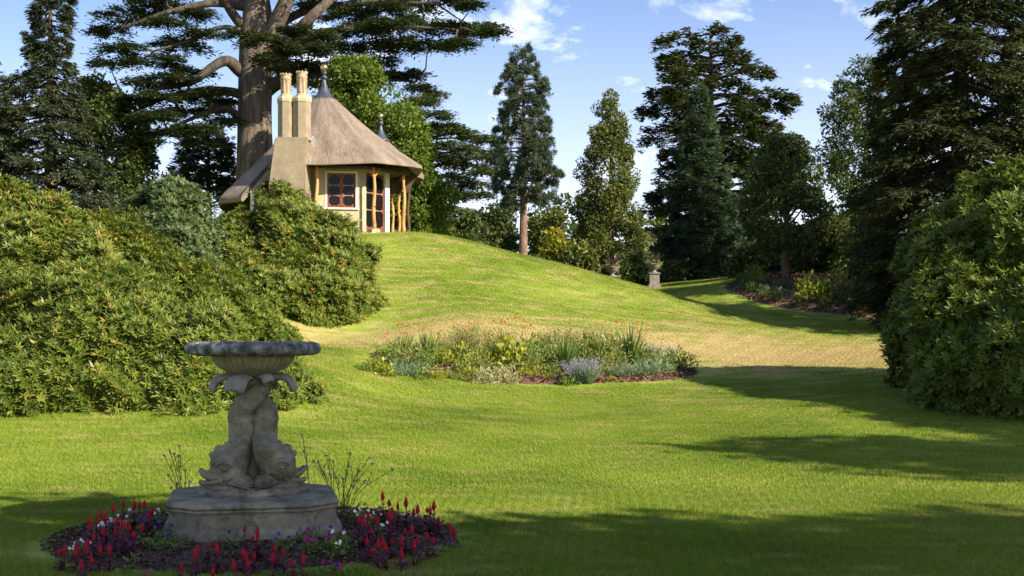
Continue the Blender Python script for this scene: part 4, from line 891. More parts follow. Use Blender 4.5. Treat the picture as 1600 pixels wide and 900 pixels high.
link('limbs', tubes('limbs', tl[3:]), m_dbark, ced)['kind'] = 'stuff'
D2 = 69.0; b2_ = Vector((X(650, D2), D2, H(X(650, D2), D2))); b2n = np.array(b2_)
ced2 = empty('cedar_tree', b2_, 'paler cedar with tiered drooping boughs between the bright leafy tree and the pine', 'tree')
P2 = [(660, 158, 26, 7), (672, 178, 28, 7), (690, 196, 32, 8), (715, 206, 30, 7), (742, 216, 28, 6), (700, 226, 36, 8), (738, 238, 34, 8), (765, 246, 20, 5), (690, 246, 32, 9), (725, 258, 36, 8), (755, 268, 26, 6), (700, 276, 36, 9), (735, 286, 30, 8), (745, 304, 26, 7), (705, 304, 36, 9), (680, 322, 34, 10), (720, 330, 30, 8), (655, 200, 30, 10), (660, 240, 30, 10), (660, 285, 34, 12), (700, 346, 32, 8), (735, 352, 26, 7), (680, 148, 20, 5), (668, 355, 30, 8)]
e2 = cedar_pads(P2, D2, lm['cedar_pale'], ced2, b2n, dens=600)
t2l = [([np.array(b2_)*0+np.array([0, 0, -.2]), np.array([0, 0, 4.]), np.array([.1, 0, 6.5]), np.array([0, 0, 8.6])], [.45, .35, .2, .05], 10)]
for c in e2: t2l.append(limb((0, 0, max(.8, c[2]-b2n[2]-.4)), c-b2n, .1, .02, .15, 6, .06))
link('trunk', tubes('trunk', t2l), m_bark, ced2)

broad_tree('leafy_tree', 'bright green leafy tree close behind the cottage roof', 590, 57.5, [(98, 515, 580), (120, 500, 625), (160, 495, 650), (210, 500, 672), (260, 520, 700), (310, 560, 705), (345, 600, 700), (368, 600, 690)], lm['lime'], 150, .72, 400, .17, .10, shell=.25)
conifer('spruce_tree', 'old ragged spruce with thin leaning top above the orange-flecked rhododendron', 78, 49, [(-40, 70, 110), (0, 48, 122), (40, 58, 108), (75, 42, 108), (105, 28, 110), (135, 8, 118), (170, -20, 130), (210, -28, 150), (250, -36, 160), (300, -40, 168), (350, -40, 170)], lm['spruce'], 130, .20, .058, 440, m_dbark, .3, droop=.34, spray=1.1, thick=.12, curl=.05, gap=.25)
broad_tree('holm_oak', 'dark leafy tree between the ragged spruce and the cedar', 175, 60, [(128, 120, 160), (150, 105, 200), (190, 100, 235), (240, 110, 250), (300, 110, 250), (340, 120, 250)], lm['wood'], 110, .6, 220, .19, .11, m_dbark)
conifer('yew_tree', 'dark yew standing under the lowest left boughs of the cedar', 325, 66, [(205, 300, 345), (230, 285, 362), (270, 275, 375), (320, 270, 380)], lm['cedar'], 60, .26, .08, 220, m_dbark, .25, droop=.1, rise=.2, spray=.9, thick=.2)
conifer('spruce_tree', 'dark conifer at the edge of the view behind the old spruce', -35, 58, [(90, -50, -10), (150, -80, 30), (220, -90, 50), (300, -100, 60)], lm['spruce'], 60, .26, .07, 200, m_dbark, .3, droop=.3, spray=.8)
conifer('pine_tree', 'slender pine with bare reddish lower trunk standing alone on the skyline', 817, 55.5, [(72, 812, 826), (95, 798, 838), (125, 778, 856), (165, 768, 866), (205, 764, 876), (245, 762, 882), (280, 766, 884), (305, 776, 876), (322, 792, 856)], lm['pine'], 84, .20, .026, 66, m_pbark, .23, rise=.12, droop=.16, spray=.6, thick=.14, tuft=13, gap=.3)
broad_tree('holly_tree', 'tall dull green holly with loose pointed crown beside the stone urns', 955, 66, [(150, 945, 962), (175, 930, 975), (215, 912, 990), (255, 902, 1002), (300, 894, 1012), (350, 886, 1022), (400, 884, 1028), (440, 895, 1030)], lm['holly'], 170, .52, 300, .13, .08, trunk_r=.2)
conifer('incense_cedar', 'great dark ragged conifer towering behind the blue-green conifer', 1110, 84, [(40, 1068, 1100), (62, 1002, 1158), (90, 1020, 1165), (110, 1012, 1202), (150, 972, 1230), (170, 985, 1260), (220, 982, 1268), (300, 990, 1265), (380, 1000, 1260), (440, 1010, 1255)], lm['dark'], 120, .40, .14, 185, m_dbark, .6, rise=.16, droop=.2, spray=1.1, thick=.24, gap=.42)
conifer('blue_conifer', 'soft blue-green pyramid conifer standing before the great dark conifer', 1093, 69, [(132, 1090, 1098), (160, 1082, 1106), (200, 1070, 1118), (250, 1056, 1132), (300, 1046, 1146), (350, 1040, 1154), (400, 1038, 1158), (438, 1042, 1156)], lm['blue'], 150, .24, .07, 380, m_dbark, .25, rise=.28, droop=.12, spray=.8, thick=.17, gap=.15)
broad_tree('young_tree', 'small dark-leaved tree with bare trunk rising from the mulched bed', 1227, 53.5, [(212, 1205, 1258), (240, 1170, 1285), (285, 1150, 1308), (330, 1142, 1318), (372, 1150, 1318), (395, 1175, 1300)], lm['wood'], 130, .45, 150, .15, .085, m_pbark, .17, shell=.2)
broad_tree('ash_tree', 'feathery ash tree showing between the great dark conifers', 1345, 72, [(98, 1335, 1385), (130, 1292, 1410), (180, 1280, 1420), (250, 1276, 1420), (330, 1280, 1420), (430, 1290, 1420)], lm['wood'], 130, .7, 200, .2, .10, m_dbark)
conifer('dark_conifer', 'very tall dark drooping conifer towering over the big glossy rhododendron', 1500, 41, [(-230, 1480, 1520), (-100, 1420, 1580), (0, 1372, 1640), (60, 1368, 1660), (130, 1372, 1670), (200, 1350, 1680), (280, 1335, 1690), (360, 1335, 1690), (440, 1345, 1690), (500, 1360, 1690)], lm['dark'], 210, .28, .06, 270, m_dbark, .5, droop=.38, spray=1.1, thick=.16, curl=.04, gap=.25)
conifer('dark_conifer', 'second dark conifer beyond the drooping one, half hidden by it', 1430, 60, [(20, 1410, 1440), (100, 1380, 1470), (200, 1350, 1500), (300, 1330, 1520), (430, 1325, 1530)], lm['dark'], 90, .32, .10, 150, m_dbark, .4, droop=.3, spray=.9, thick=.2)
def shrub(name, label, px, pytop, d, wpx, mat, n=40, r=.4, nl=160, L=.16, W=.09, group=None, pybase=None, dep=.9, cat='shrub'):
    yb = pybase or (HZ-(H(X(px, d), d)-CZ)/d*F)
    return broad_tree(name, label, px, d, [(pytop, px-wpx*.45, px+wpx*.45), (pytop+(yb-pytop)*.3, px-wpx*.8, px+wpx*.8), (pytop+(yb-pytop)*.7, px-wpx, px+wpx), (yb, px-wpx*.9, px+wpx*.9)], mat, n, r, nl, L, W, m_dbark, .06, group, dep, cat=cat)
for px, top, d, wpx, mt, n, lab in (
    (1300, 345, 55, 60, 'wood', 80, 'dense dark shrub behind the mulched bed, next to the young tree'),
    (1375, 375, 50, 60, 'wood', 80, 'spreading dark shrub over the mulched bed beside the tall drooping conifer'),
    (1180, 385, 60, 42, 'wood', 50, 'loose green shrub behind the young tree trunk'),
    (1160, 398, 67, 30, 'laurel', 30, 'low laurel at the end of the grass walk'),
    (1255, 392, 59, 34, 'wood', 40, 'dark thicket shrub in the gap behind the mulched bed'),
    (668, 330, 60, 50, 'lime', 50, 'pale green shrub behind the cottage porch'),
    (725, 338, 64, 46, 'wood', 50, 'rounded shrub between the pale cedar and the pine'),
    (775, 318, 68, 48, 'wood', 60, 'woodland shrub showing behind the pine trunk'),
    (860, 325, 66, 44, 'holly', 60, 'olive green shrub between the pine and the holly'),
    (868, 365, 62, 22, 'yellow', 16, 'shrub with yellowing leaves below the pine'),
    (905, 385, 61, 40, 'holly', 40, 'dark evergreen shrub at the foot of the holly'),
    (985, 400, 64, 45, 'laurel', 50, 'dark laurel right behind the stone urns'),
    (1060, 415, 68, 36, 'laurel', 30, 'low evergreen at the foot of the blue-green conifer')):
    shrub('shrub', lab, px, top, d, wpx, lm[mt], n, .5, 140, .19, .115)
# far woodland closing the view
C = []
for x in np.arange(-75, 76, 3.2):
    y = 108+rng.uniform(-6, 6); h = rng.uniform(5.5, 9); n = 26
    q = rdir(n)*np.array([2.6, 2.2, h*.5]); C.append(np.array([x+rng.uniform(-1, 1), y, 5.6+h*.5])+q)
V, T = clump_leaves(np.vstack(C), 1.0, 32, .55, .34)
tag(link('distant_wood', mesh('distant_wood', V, quads(len(T)), False, np.repeat(T, 4)), lm['wood']), 'far belt of woodland closing the view beyond the garden', 'woodland', kind='stuff')
# trees outside the picture on the right, which shade the lawn and the fountain
def shade_tree(x, y, zc, rx, rz, n, label, r=.85):
    base = Vector((x, y, H(x, y))); b = np.array(base); o = empty('lawn_tree', base, label, 'tree'); d = rdir(n)*(rng.random((n, 1))**.4)
    C = np.array([x, y, zc])+d*np.array([rx, rx, rz]); V, T = clump_leaves(C, r, 62, .34, .22)
    link('crown', mesh('crown', V-b, quads(len(T)), False, np.repeat(T, 4)), lm['wood'], o)['kind'] = 'stuff'
    lst = [([(0, 0, -.2), (.1, 0, zc*.4), (0, .1, zc*.9)], [.45, .35, .12], 10)]+[limb((0, 0, zc*.55), c-b, .1, .02, .1, 6, .1) for c in C[:20]]
    link('trunk', tubes('trunk', lst), m_bark, o)
def over(gx_, gy_, z, r, rz, n, label):
    k = (z-H(gx_, gy_))/math.tan(R(SUN_EL)); return (gx_+k*math.sin(R(SUN_AZ)), gy_-k*math.cos(R(SUN_AZ)), z, r, rz, n, label)
# each tree stands where its shade falls on the spot given first
SH = [over(-2.7, 11.0, 8.5, 2.2, 2.0, 75, 'broad leafy tree whose shade falls over the fountain bed'),
      over(2.2, 9.9, 8.8, 2.1, 1.9, 60, 'broad leafy tree whose shade falls across the near lawn'),
      over(6.5, 9.9, 9.2, 2.3, 2.0, 70, 'rounded leafy tree between the two that shade the near lawn'),
      over(6.9, 18.3, 9.5, 2.1, 2.0, 60, 'broad leafy tree shading the middle of the lawn'),
      over(11.5, 18.5, 9.5, 2.6, 2.4, 70, 'broad leafy tree beyond the one shading the middle lawn'),
      over(10.5, 23.6, 6.2, 2.3, 1.7, 80, 'leafy tree shading the foot of the big glossy rhododendron')]
for a in SH: shade_tree(*a)
for x_, y_s, h_, lab in ((20.5, 46, 17, 'tall dark conifer beside the mulched bed, added out of view for its shade'), (26.5, 41, 20, 'tallest dark conifer beyond the lawn, added out of view to shade the trees'), (24.5, 51, 19, 'unseen dark conifer added behind the mulched bed as a shade caster')):  # unseen conifers added to keep the young tree and its neighbours in shade
    px_ = 800+x_/y_s*F; t_ = HZ-(h_+2-CZ)/y_s*F; b_y = HZ-(H(x_, y_s)-CZ)/y_s*F; w_p = 3.4/y_s*F
    conifer('dark_conifer', lab, px_, y_s, [(t_, px_-8, px_+8), (t_*.6+b_y*.4, px_-w_p*.65, px_+w_p*.65), (t_*.2+b_y*.8, px_-w_p, px_+w_p), (b_y-20, px_-w_p, px_+w_p)], lm['dark'], 80, .42, .14, 90, m_dbark, .4, droop=.3, spray=1.1, thick=.2)

# ------------------------------------------------------------------ bedding plants
def ray_ground(px, py, h):
    """ground point below a sight line at height h above the ground"""
    d = np.linspace(6, 60, 2161); x = (px-800)/F*d; k = np.argmax(Hn(x, d)+h >= CZ+(HZ-py)/F*d); return Vector((x[k], d[k], H(x[k], d[k])))
def jp(v, lo=0, hi=1): return [(p, c) for p, c in v]
m_cel_leaf = leaf_mat('maroon_leaf', [(0, (.055, .012, .022)), (.6, (.13, .028, .045)), (1, (.24, .065, .085))], .45, .2, .4, (1.3, .6, .6))
m_cel_fl = rough_mat('crimson_plume', [(.3, (.24, .004, .012)), (.7, (.46, .010, .026))], 60, 4, .75, .8, 120, dist=.01)
m_green = leaf_mat('fresh_leaf', [(0, (.07, .125, .018)), (.6, (.145, .21, .034)), (1, (.25, .31, .06))], .5, .35)
m_olive = leaf_mat('olive_leaf', [(0, (.10, .135, .028)), (.6, (.19, .22, .05)), (1, (.31, .32, .09))], .5, .35)
m_ygreen = leaf_mat('yellow_green_leaf', [(0, (.14, .18, .016)), (.6, (.27, .30, .028)), (1, (.42, .41, .05))], .5, .4)
m_blue = leaf_mat('blue_green_leaf', [(0, (.10, .16, .085)), (.6, (.18, .26, .13)), (1, (.28, .36, .20))], .6, .3, .3, (1, 1.1, .8))
m_iris = leaf_mat('iris_blade', [(0, (.05, .105, .018)), (.6, (.095, .165, .03)), (1, (.18, .25, .05))], .45, .3)
m_cream_l = leaf_mat('variegated_leaf', [(0, (.16, .18, .07)), (.5, (.38, .36, .18)), (1, (.58, .54, .32))], .55, .3)
m_lav = leaf_mat('lavender_spike', [(0, (.17, .15, .25)), (.6, (.30, .27, .40)), (1, (.42, .39, .52))], .7, .2, .2, (1, 1, 1))
m_stem = leaf_mat('thin_stem', [(0, (.11, .12, .03)), (1, (.26, .24, .09))], .6, .2)
m_dstem = rough_mat('dark_stem', [(.3, (.04, .055, .015)), (.7, (.08, .10, .03))], 20, 2, .7, .1, 20)
def petal(name, c): return rough_mat(name, [(.3, tuple(x*.8 for x in c)), (.7, c)], 20, 3, .6, .1, 60)
m_white = petal('white_petal', (.78, .76, .62)); m_mag = petal('magenta_petal', (.34, .012, .16)); m_pur = petal('purple_petal', (.10, .025, .22)); m_redp = petal('scarlet_petal', (.62, .03, .012)); m_verb = petal('verbena_head', (.17, .09, .25))
def copy_thing(src, loc, rz, sc, label=None):
    r = src.copy(); COL.objects.link(r); r.location = loc; r.rotation_euler = (0, 0, rz); r.scale = (sc, sc, sc)
    if label: r['label'] = label
    for ch in src.children:
        c = ch.copy(); COL.objects.link(c); c.parent = r
    return r
class Kind:
    """several built variants of one plant; the first use moves the variant itself"""
    def __init__(s, variants): s.v = variants; s.used = [False]*len(variants); s.n = 0
    def put(s, loc, sc=1., rz=None, label=None):
        k = s.n % len(s.v); s.n += 1; rz = rng.random()*6.28 if rz is None else rz
        if not s.used[k]:
            s.used[k] = True; o = s.v[k]; o.location = loc; o.rotation_euler = (0, 0, rz); o.scale = (sc,)*3
            if label: o['label'] = label
            return o
        return copy_thing(s.v[k], loc, rz, sc, label)
def strip(P0, D, L, W, bend, n=4):
    """long blades as n quads each, bending outwards"""
    m = len(P0); D = unit(D); S = unit(np.cross(D, rdir(m))); out = D.copy(); out[:, 2] = 0; out = unit(out); V = []; Fq = []
    for i in range(n+1):
        s = i/n; c = P0+D*(L*s)[:, None]+out*(bend*s*s)[:, None]-np.array([0, 0, 1.])*(bend*.45*s**3)[:, None]; w_ = (W*(1-s**2.2)*.5+.0005)[:, None]
        V += [c-S*w_, c+S*w_]
    V = np.stack(V, 1); k = 2*(n+1)
    for i in range(n): a = 2*i; Fq.append(np.arange(m)[:, None]*k+np.array([a, a+1, a+3, a+2]))
    return V.reshape(-1, 3), np.vstack(Fq), np.repeat(rng.random(m), k)
def dome_plant(name, label, cat, group, mat, n, r, h, L, W, up=.5):
    o = empty(name, (0, 0, 0), label, cat, group); d = rdir(n); d[:, 2] = np.abs(d[:, 2]); q = (.3+.7*rng.random(n))[:, None]**.6
    lump = 1+.25*np.sin(d[:, :1]*5+rng.random()*6)*np.cos(d[:, 1:2]*5)
    P = d*q*lump*np.array([r, r, h]); D = d+rdir(n)*.8+np.array([0, 0, up]); l = L*(.6+.8*rng.random(n))
    link('leaves', leafmesh('leaves', [leafv(P, D, d+rdir(n)*.6, l, l*W/L, .12)], [rng.random(n)]), mat, o)['kind'] = 'stuff'
    st = [(np.array([(0, 0, -.03), tuple(p*.5), tuple(p)]), [.008, .006, .003], 5) for p in P[:10]]
    link('stems', tubes('stems', st), m_dstem, o)['kind'] = 'stuff'; return o
def blade_plant(name, label, cat, group, mat, n, h, W, spread, bend, r0=.06):
    o = empty(name, (0, 0, 0), label, cat, group); a = rng.random(n)*6.28; q = rng.random(n)
    P = np.stack([np.cos(a)*r0*q, np.sin(a)*r0*q, -.02*np.ones(n)], 1); D = np.stack([np.cos(a)*spread*q, np.sin(a)*spread*q, np.ones(n)], 1)
    v, f, t_ = strip(P, D, h*(.55+.5*rng.random(n)), W*np.ones(n), bend*rng.random(n)); link('blades', mesh('blades', v, f, False, t_), mat, o)['kind'] = 'stuff'; return o
def bed_z(b, x, y, hgt):
    r = math.sqrt(((x-b[0])/b[2])**2+((y-b[1])/b[3])**2); return H(x, y)+max(-.04, -.06+(hgt+.06)*min(1, max(0, 1-r)/.14)**.7)

# crimson plume plants round the fountain
CG = 'crimson plume flowers in the fountain bed'; CLAB = 'maroon-leaved bedding plant with an upright crimson plume in the round fountain bed'
def plume(h):
    o = empty('plume_flower', (0, 0, 0), CLAB, 'flower', CG); n = 30; a = rng.random(n)*6.28; z = rng.random(n)**1.2*h*.8
    P = np.stack([.004*np.cos(a), .004*np.sin(a), z], 1); D = np.stack([np.cos(a), np.sin(a), .35+.5*rng.random(n)-z/h*.1], 1); l = (.075-.04*z/h)*(.7+.5*rng.random(n))
    link('leaves', leafmesh('leaves', [leafv(P, D, np.array([0, 0, 1.])+.4*rdir(n), l, l*.42, -.2)], [rng.random(n)]), m_cel_leaf, o)['kind'] = 'stuff'
    link('stem', tubes('stem', [(np.array([(0, 0, -.05), (.004, 0, h*.5), (0, .003, h)]), [.006, .005, .004], 6)]), m_cel_leaf, o)
    V = []; seg = 12; prof = [(.003, 0), (.011, .007), (.0155, .019), (.016, .030), (.0135, .043), (.009, .055), (.0045, .065), (.001, .073)]
    f = [(i*seg+j, i*seg+(j+1) % seg, (i+1)*seg+(j+1) % seg, (i+1)*seg+j) for i in range(len(prof)-1) for j in range(seg)]; k = rng.uniform(.8, 1.25)
    for r_, z_ in prof:
        for j in range(seg): q = j/seg*6.283; rr_ = r_*(1+.28*rng.normal()*.6); V.append((rr_*math.cos(q), rr_*math.sin(q), h-.012+z_*k))
    link('plume', mesh('plume', V, f, True), m_cel_fl, o); return o
CK = Kind([plume(h) for h in (.15, .18, .13, .165, .20)])
c3 = [(150,385),(183,388),(262,340),(262,400),(340,370),(365,292),(383,332),(370,405),(352,270),(437,232),(475,210),(470,255),(450,312),(405,262),(520,215),(545,245),(588,150),(535,305),(492,385),(583,318),(632,282),(665,165),(720,260),(702,130),(735,185),(768,205),(790,195),(993,440),(1105,395),(1088,442),(1180,370),(1240,400),(1212,465),(1355,475),(1433,322),(1488,338),(1522,358),(1422,388),(1442,405),(1452,468),(1497,395),(330,400),(300,440),(430,380),(600,340),(660,330)]
c4 = [(10,360),(130,370),(117,440),(193,410),(250,440),(328,455),(715,245),(750,280),(778,255),(800,295),(838,268),(805,335),(850,365),(880,130),(925,125),(985,150),(945,185),(940,240),(925,268),(943,305),(1042,165),(1095,170),(1123,188),(1080,295),(1035,278),(1010,350),(1010,385),(1098,357),(1127,325),(1190,145),(1235,180),(1268,195),(1210,190),(1187,310),(1230,300),(1345,230),(1375,243),(880,330),(900,380),(770,330)]
spots = [(60+a*.225, 760+b*.225) for a, b in c3]+[(400+a*.225, 760+b*.225) for a, b in c4]
ROT_F = math.atan2(-FX, FY)
def off_plinth(p, m=.86):
    dx, dy = p.x-FX, p.y-FY; u = dx*math.cos(-ROT_F)-dy*math.sin(-ROT_F); v_ = dx*math.sin(-ROT_F)+dy*math.cos(-ROT_F)
    if abs(u) < m and abs(v_) < m and abs(u)+abs(v_) < m*1.62:
        k = m/max(abs(u), abs(v_), 1e-3)
        if v_ < 0: p = Vector((p.x+math.sin(ROT_F)*(m+v_), p.y-(m+v_), p.z))
        else: p = Vector((p.x, p.y+(m-v_), p.z))
    return p
for k, (px, py) in enumerate(spots):
    p = off_plinth(ray_ground(px, py, .24)); p.z = bed_z(BED_F, p.x, p.y, .06); CK.put(p, rng.uniform(.9, 1.2), None, 'maroon-leaved plant with an upright crimson plume, '+('in the drift beside the short verbena clump' if px < 250 else 'in the row in front of the plinth' if px < 525 else 'in the drift beside the widest verbena clump'))
# petunias and small weeds
def petunia(mat, label, group, nf, name='petunia', nleaf=46, r=.085):
    o = empty(name, (0, 0, 0), label, 'flower', group); d = rdir(nleaf); d[:, 2] = np.abs(d[:, 2]); P = d*np.array([r, r, .09])*(.4+.6*rng.random((nleaf, 1)))
    l = .035*(.7+.6*rng.random(nleaf)); link('leaves', leafmesh('leaves', [leafv(P, d+.7*rdir(nleaf), d+np.array([0, 0, .6]), l, l*.55, .1)], [rng.random(nleaf)]), m_green, o)['kind'] = 'stuff'
    for q in range(nf):
        a = rng.random()*6.28; c = np.array([math.cos(a)*r*rng.random(), math.sin(a)*r*rng.random(), .09+.05*rng.random()]); nrm = unit(np.array([rng.normal()*.6, -1.1, .8])); A = unit(np.cross(nrm, [0, 0, 1.])); B = np.cross(nrm, A); rad = .013+.006*rng.random()
        V = [c-nrm*.012]+[c+rad*(1 if j % 2 else .82)*(math.cos(j*.6283)*A+math.sin(j*.6283)*B) for j in range(10)]; link('flower', mesh('flower', V, [(0, 1+j, 1+(j+1) % 10) for j in range(10)], True), mat, o)
    st = [(np.array([(0, 0, -.03), (0, 0, .05), tuple(p)]), [.004, .003, .002], 5) for p in P[:6]]; link('stems', tubes('stems', st), m_dstem, o)['kind'] = 'stuff'; return o
PW = Kind([petunia(m_white, 'low green plant with white petunia blooms among the crimson plumes', 'white petunias in the fountain bed', n) for n in (3, 4, 2)])
PM = Kind([petunia(m_mag, 'low green plant with magenta petunia blooms at the foot of the plinth', 'magenta petunias in the fountain bed', n) for n in (2, 3, 4)])
PV = Kind([petunia(m_pur, 'low green plant with violet petunia blooms in the fountain bed', 'violet petunias in the fountain bed', n) for n in (3, 4)])
PG = Kind([petunia(m_white, 'small flowerless green seedling on the bare soil of the fountain bed', 'green seedlings in the fountain bed', 0, 'seedling', n, .06) for n in (22, 34)])
for K_, l3, l4 in ((PW, [(490,255),(543,270),(605,220),(645,195),(850,190),(800,200),(225,390),(310,375),(870,215),(430,300)], [(735,180),(760,222),(872,292),(1070,212),(600,355),(565,395),(830,190)]),
                   (PM, [(745,500)], [(310,318),(375,300),(355,385),(468,463),(590,460),(605,500),(712,150),(410,380),(500,380)]),
                   (PV, [(745,265),(862,305),(893,365),(690,215),(1340,350)], [(548,340),(655,165),(175,365),(560,470),(1290,330)]),
                   (PG, [(740,395),(610,520),(755,550),(830,380),(880,560),(960,400),(560,570),(660,480),(790,400)], [(380,430),(520,400),(540,510),(640,430),(1380,360),(430,540),(720,520),(1300,380),(860,420)])):
    for a, b in l3+[(a+(400-60)/.225, b) for a, b in l4]:
        px, py = 60+a*.225, 760+b*.225; p = off_plinth(ray_ground(px, py, .16 if K_ is not PG else .1)); p.z = bed_z(BED_F, p.x, p.y, .06); K_.put(p, rng.uniform(.95, 1.35), rng.normal()*.3)
# tall wiry verbena
def verbena(base, tops, label):
    o = empty('verbena', base, label, 'flower', 'wiry verbenas beside the fountain plinth'); st = []; b = np.array(base)
    for px, py in tops:
        e = np.array(at(px, py, base.y+rng.uniform(-.15, .25)))-b; m_ = e*np.array([.35, .35, .55]); st.append((smooth_path([(rng.normal()*.02, rng.normal()*.02, -.04), tuple(m_), tuple(e)], 4), np.linspace(.0045, .0028, 9), 5)); mp_ = st[-1][0]
        for q in range(2):
            f0 = mp_[5+q]; e2 = f0+np.array([rng.normal()*.05, rng.normal()*.04, .1+.06*rng.random()]); st.append((np.array([f0, e2]), np.array([.0028, .002]), 5))
        bm = bmesh.new()
        for q in range(5): bmesh.ops.create_icosphere(bm, subdivisions=1, radius=.008, matrix=Matrix.Translation(e+rng.normal(size=3)*.008))
        link('flower_head', bm_mesh('flower_head', bm), m_verb, o)['kind'] = 'stuff'
    n = 26; P = np.concatenate([s_[0][rng.integers(0, len(s_[0])//2+1, 4)] for s_ in st[:8]]); n = len(P); l = .05*(.6+.7*rng.random(n)); link('leaves', leafmesh('leaves', [leafv(P, rdir(n)+np.array([0, 0, .4]), rdir(n), l, l*.2, .1)], [rng.random(n)]), m_green, o)['kind'] = 'stuff'
    link('stems', tubes('stems', st), m_dstem, o)['kind'] = 'stuff'
def vb(px, y): x = X(px, y); return Vector((x, y, bed_z(BED_F, x, y, .06)))
verbena(vb(284, 12.75), [(257, 712), (265, 705), (272, 708), (281, 697), (279, 712)], 'short clump of dark verbena stems at the shorter end of the plinth')
verbena(vb(290, 12.6), [(296, 752), (268, 762), (289, 735), (262, 742)], 'thin low verbena stems half hidden by the plinth corner')
verbena(vb(486, 12.9), [(472, 680), (475, 705), (477, 728)], 'tallest single verbena stem with a violet head behind the plinth corner')
verbena(vb(522, 12.6), [(490, 720), (497, 722), (510, 712), (515, 740), (521, 722), (500, 730)], 'upright verbena stems next to the tallest one')
verbena(vb(534, 12.2), [(548, 708), (545, 728), (576, 716), (582, 724), (561, 735), (613, 734), (524, 745)], 'widest verbena clump with stems leaning out over the lawn')
verbena(vb(540, 12.0), [(552, 760), (535, 748), (570, 752)], 'leafy short verbena in front of the widest clump')

# oval perennial bed
def mid(px, py):
    p = ground_px(px, py); p.z = bed_z(BED_M, p.x, p.y, .07); return p
BGR = 'perennials in the oval bed'
def kind_of(fn, group, label, cat, name, variants): return Kind([fn(name, label, cat, group, *a) for a in variants])
IR = kind_of(blade_plant, 'sword-leaved irises in the oval bed', 'upright clump of sword-shaped iris leaves in the oval bed', 'iris', 'iris_clump', [(m_iris, 44, .80, .034, .38, .12), (m_iris, 56, .95, .036, .45, .10), (m_iris, 36, .70, .03, .3, .08)])
GRS = kind_of(blade_plant, 'small grassy tufts in the oval bed', 'small arching grassy tuft at the edge of the oval bed', 'grass tuft', 'grass_tuft', [(m_ygreen, 70, .36, .016, .8, .14), (m_green, 70, .32, .016, .9, .14)])
YL = kind_of(dome_plant, 'yellow-green leafy plants in the oval bed', 'broad-leaved yellow-green plant in the oval bed', 'plant', 'yellow_green_plant', [(m_ygreen, 150, .34, .5, .13, .09), (m_ygreen, 120, .3, .36, .12, .09)])
GL = kind_of(dome_plant, 'bushy green plants in the oval bed', 'bushy mid-green leafy plant in the oval bed', 'plant', 'leafy_plant', [(m_green, 420, .4, .62, .085, .045), (m_olive, 460, .46, .72, .08, .035), (m_olive, 380, .38, .55, .075, .04)])
BL = kind_of(dome_plant, 'blue-green mounds in the oval bed', 'soft blue-green feathery mound in the oval bed', 'plant', 'blue_mound', [(m_blue, 620, .36, .36, .085, .016, 1.0), (m_blue, 520, .32, .34, .08, .016, 1.0)])
SG = kind_of(dome_plant, 'small bright green mounds in the oval bed', 'small bright green mound at the front of the oval bed', 'plant', 'green_mound', [(m_green, 260, .24, .26, .065, .035), (m_ygreen, 220, .24, .22, .06, .03)])
VR = kind_of(dome_plant, 'cream variegated shrublets in the oval bed', 'cream variegated shrublet at the front edge of the oval bed', 'shrub', 'variegated_shrub', [(m_cream_l, 520, .28, .46, .06, .022), (m_cream_l, 640, .34, .50, .06, .022)])
def wispy(name, label, cat, group, n, h, spread, mat, tips=None, tipn=4, curve=.2):
    o = empty(name, (0, 0, 0), label, cat, group); a = rng.random(n)*6.28; q = rng.random(n)
    D = np.stack([np.cos(a)*spread*q, np.sin(a)*spread*q, np.ones(n)], 1); L = h*(.6+.45*rng.random(n)); P = np.stack([np.cos(a)*.05, np.sin(a)*.05, -.02+0*a], 1); bend = curve*rng.random(n)
    v, f, t_ = strip(P, D, L, .007*np.ones(n), bend, 5); link('stems', mesh('stems', v, f, False, t_), mat, o)['kind'] = 'stuff'
    u = unit(D); out = D.copy(); out[:, 2] = 0; out = unit(out); E = P+u*L[:, None]+out*bend[:, None]-np.array([0, 0, 1.])*(bend*.45)[:, None]
    return o, E, u
def haze_plant(label, h, mat):
    o, E, u = wispy('fennel', label, 'plant', 'airy fennel-like plants in the oval bed', 60, h, .5, m_stem)
    k = np.repeat(np.arange(len(E)), 22); P = E[k]-u[k]*(h*.65*rng.random(len(k)))[:, None]+rng.normal(size=(len(k), 3))*.05; n = len(P); l = .06*(.5+rng.random(n))
    link('leaves', leafmesh('leaves', [leafv(P, rdir(n)+np.array([0, 0, .5]), rdir(n), l, l*.14, .1)], [rng.random(n)]), mat, o)['kind'] = 'stuff'; return o
FN = Kind([haze_plant('airy thread-leaved plant with a haze of fine stems in the oval bed', h, m_olive) for h in (.95, .8)])
def lavender():
    o, E, u = wispy('lavender', 'silvery bush with hazy lavender flower spikes in the oval bed', 'plant', 'lavender bushes in the oval bed', 110, .62, .8, m_blue, curve=.1)
    k = np.repeat(np.arange(len(E)), 9); P = E[k]-u[k]*(.2*rng.random(len(k)))[:, None]+rng.normal(size=(len(k), 3))*.008; n = len(P); link('flower_spikes', leafmesh('flower_spikes', [leafv(P, u[k]+.5*rdir(n), rdir(n), .028, .012, .2)], [rng.random(n)]), m_lav, o)['kind'] = 'stuff'
    k = np.repeat(np.arange(len(E)), 6); P = E[k]*(.15+.55*rng.random((len(k), 1))); n = len(P); link('leaves', leafmesh('leaves', [leafv(P, u[k]+.8*rdir(n), rdir(n), .06, .012, .2)], [rng.random(n)]), m_blue, o)['kind'] = 'stuff'; return o
LV = Kind([lavender(), lavender()])
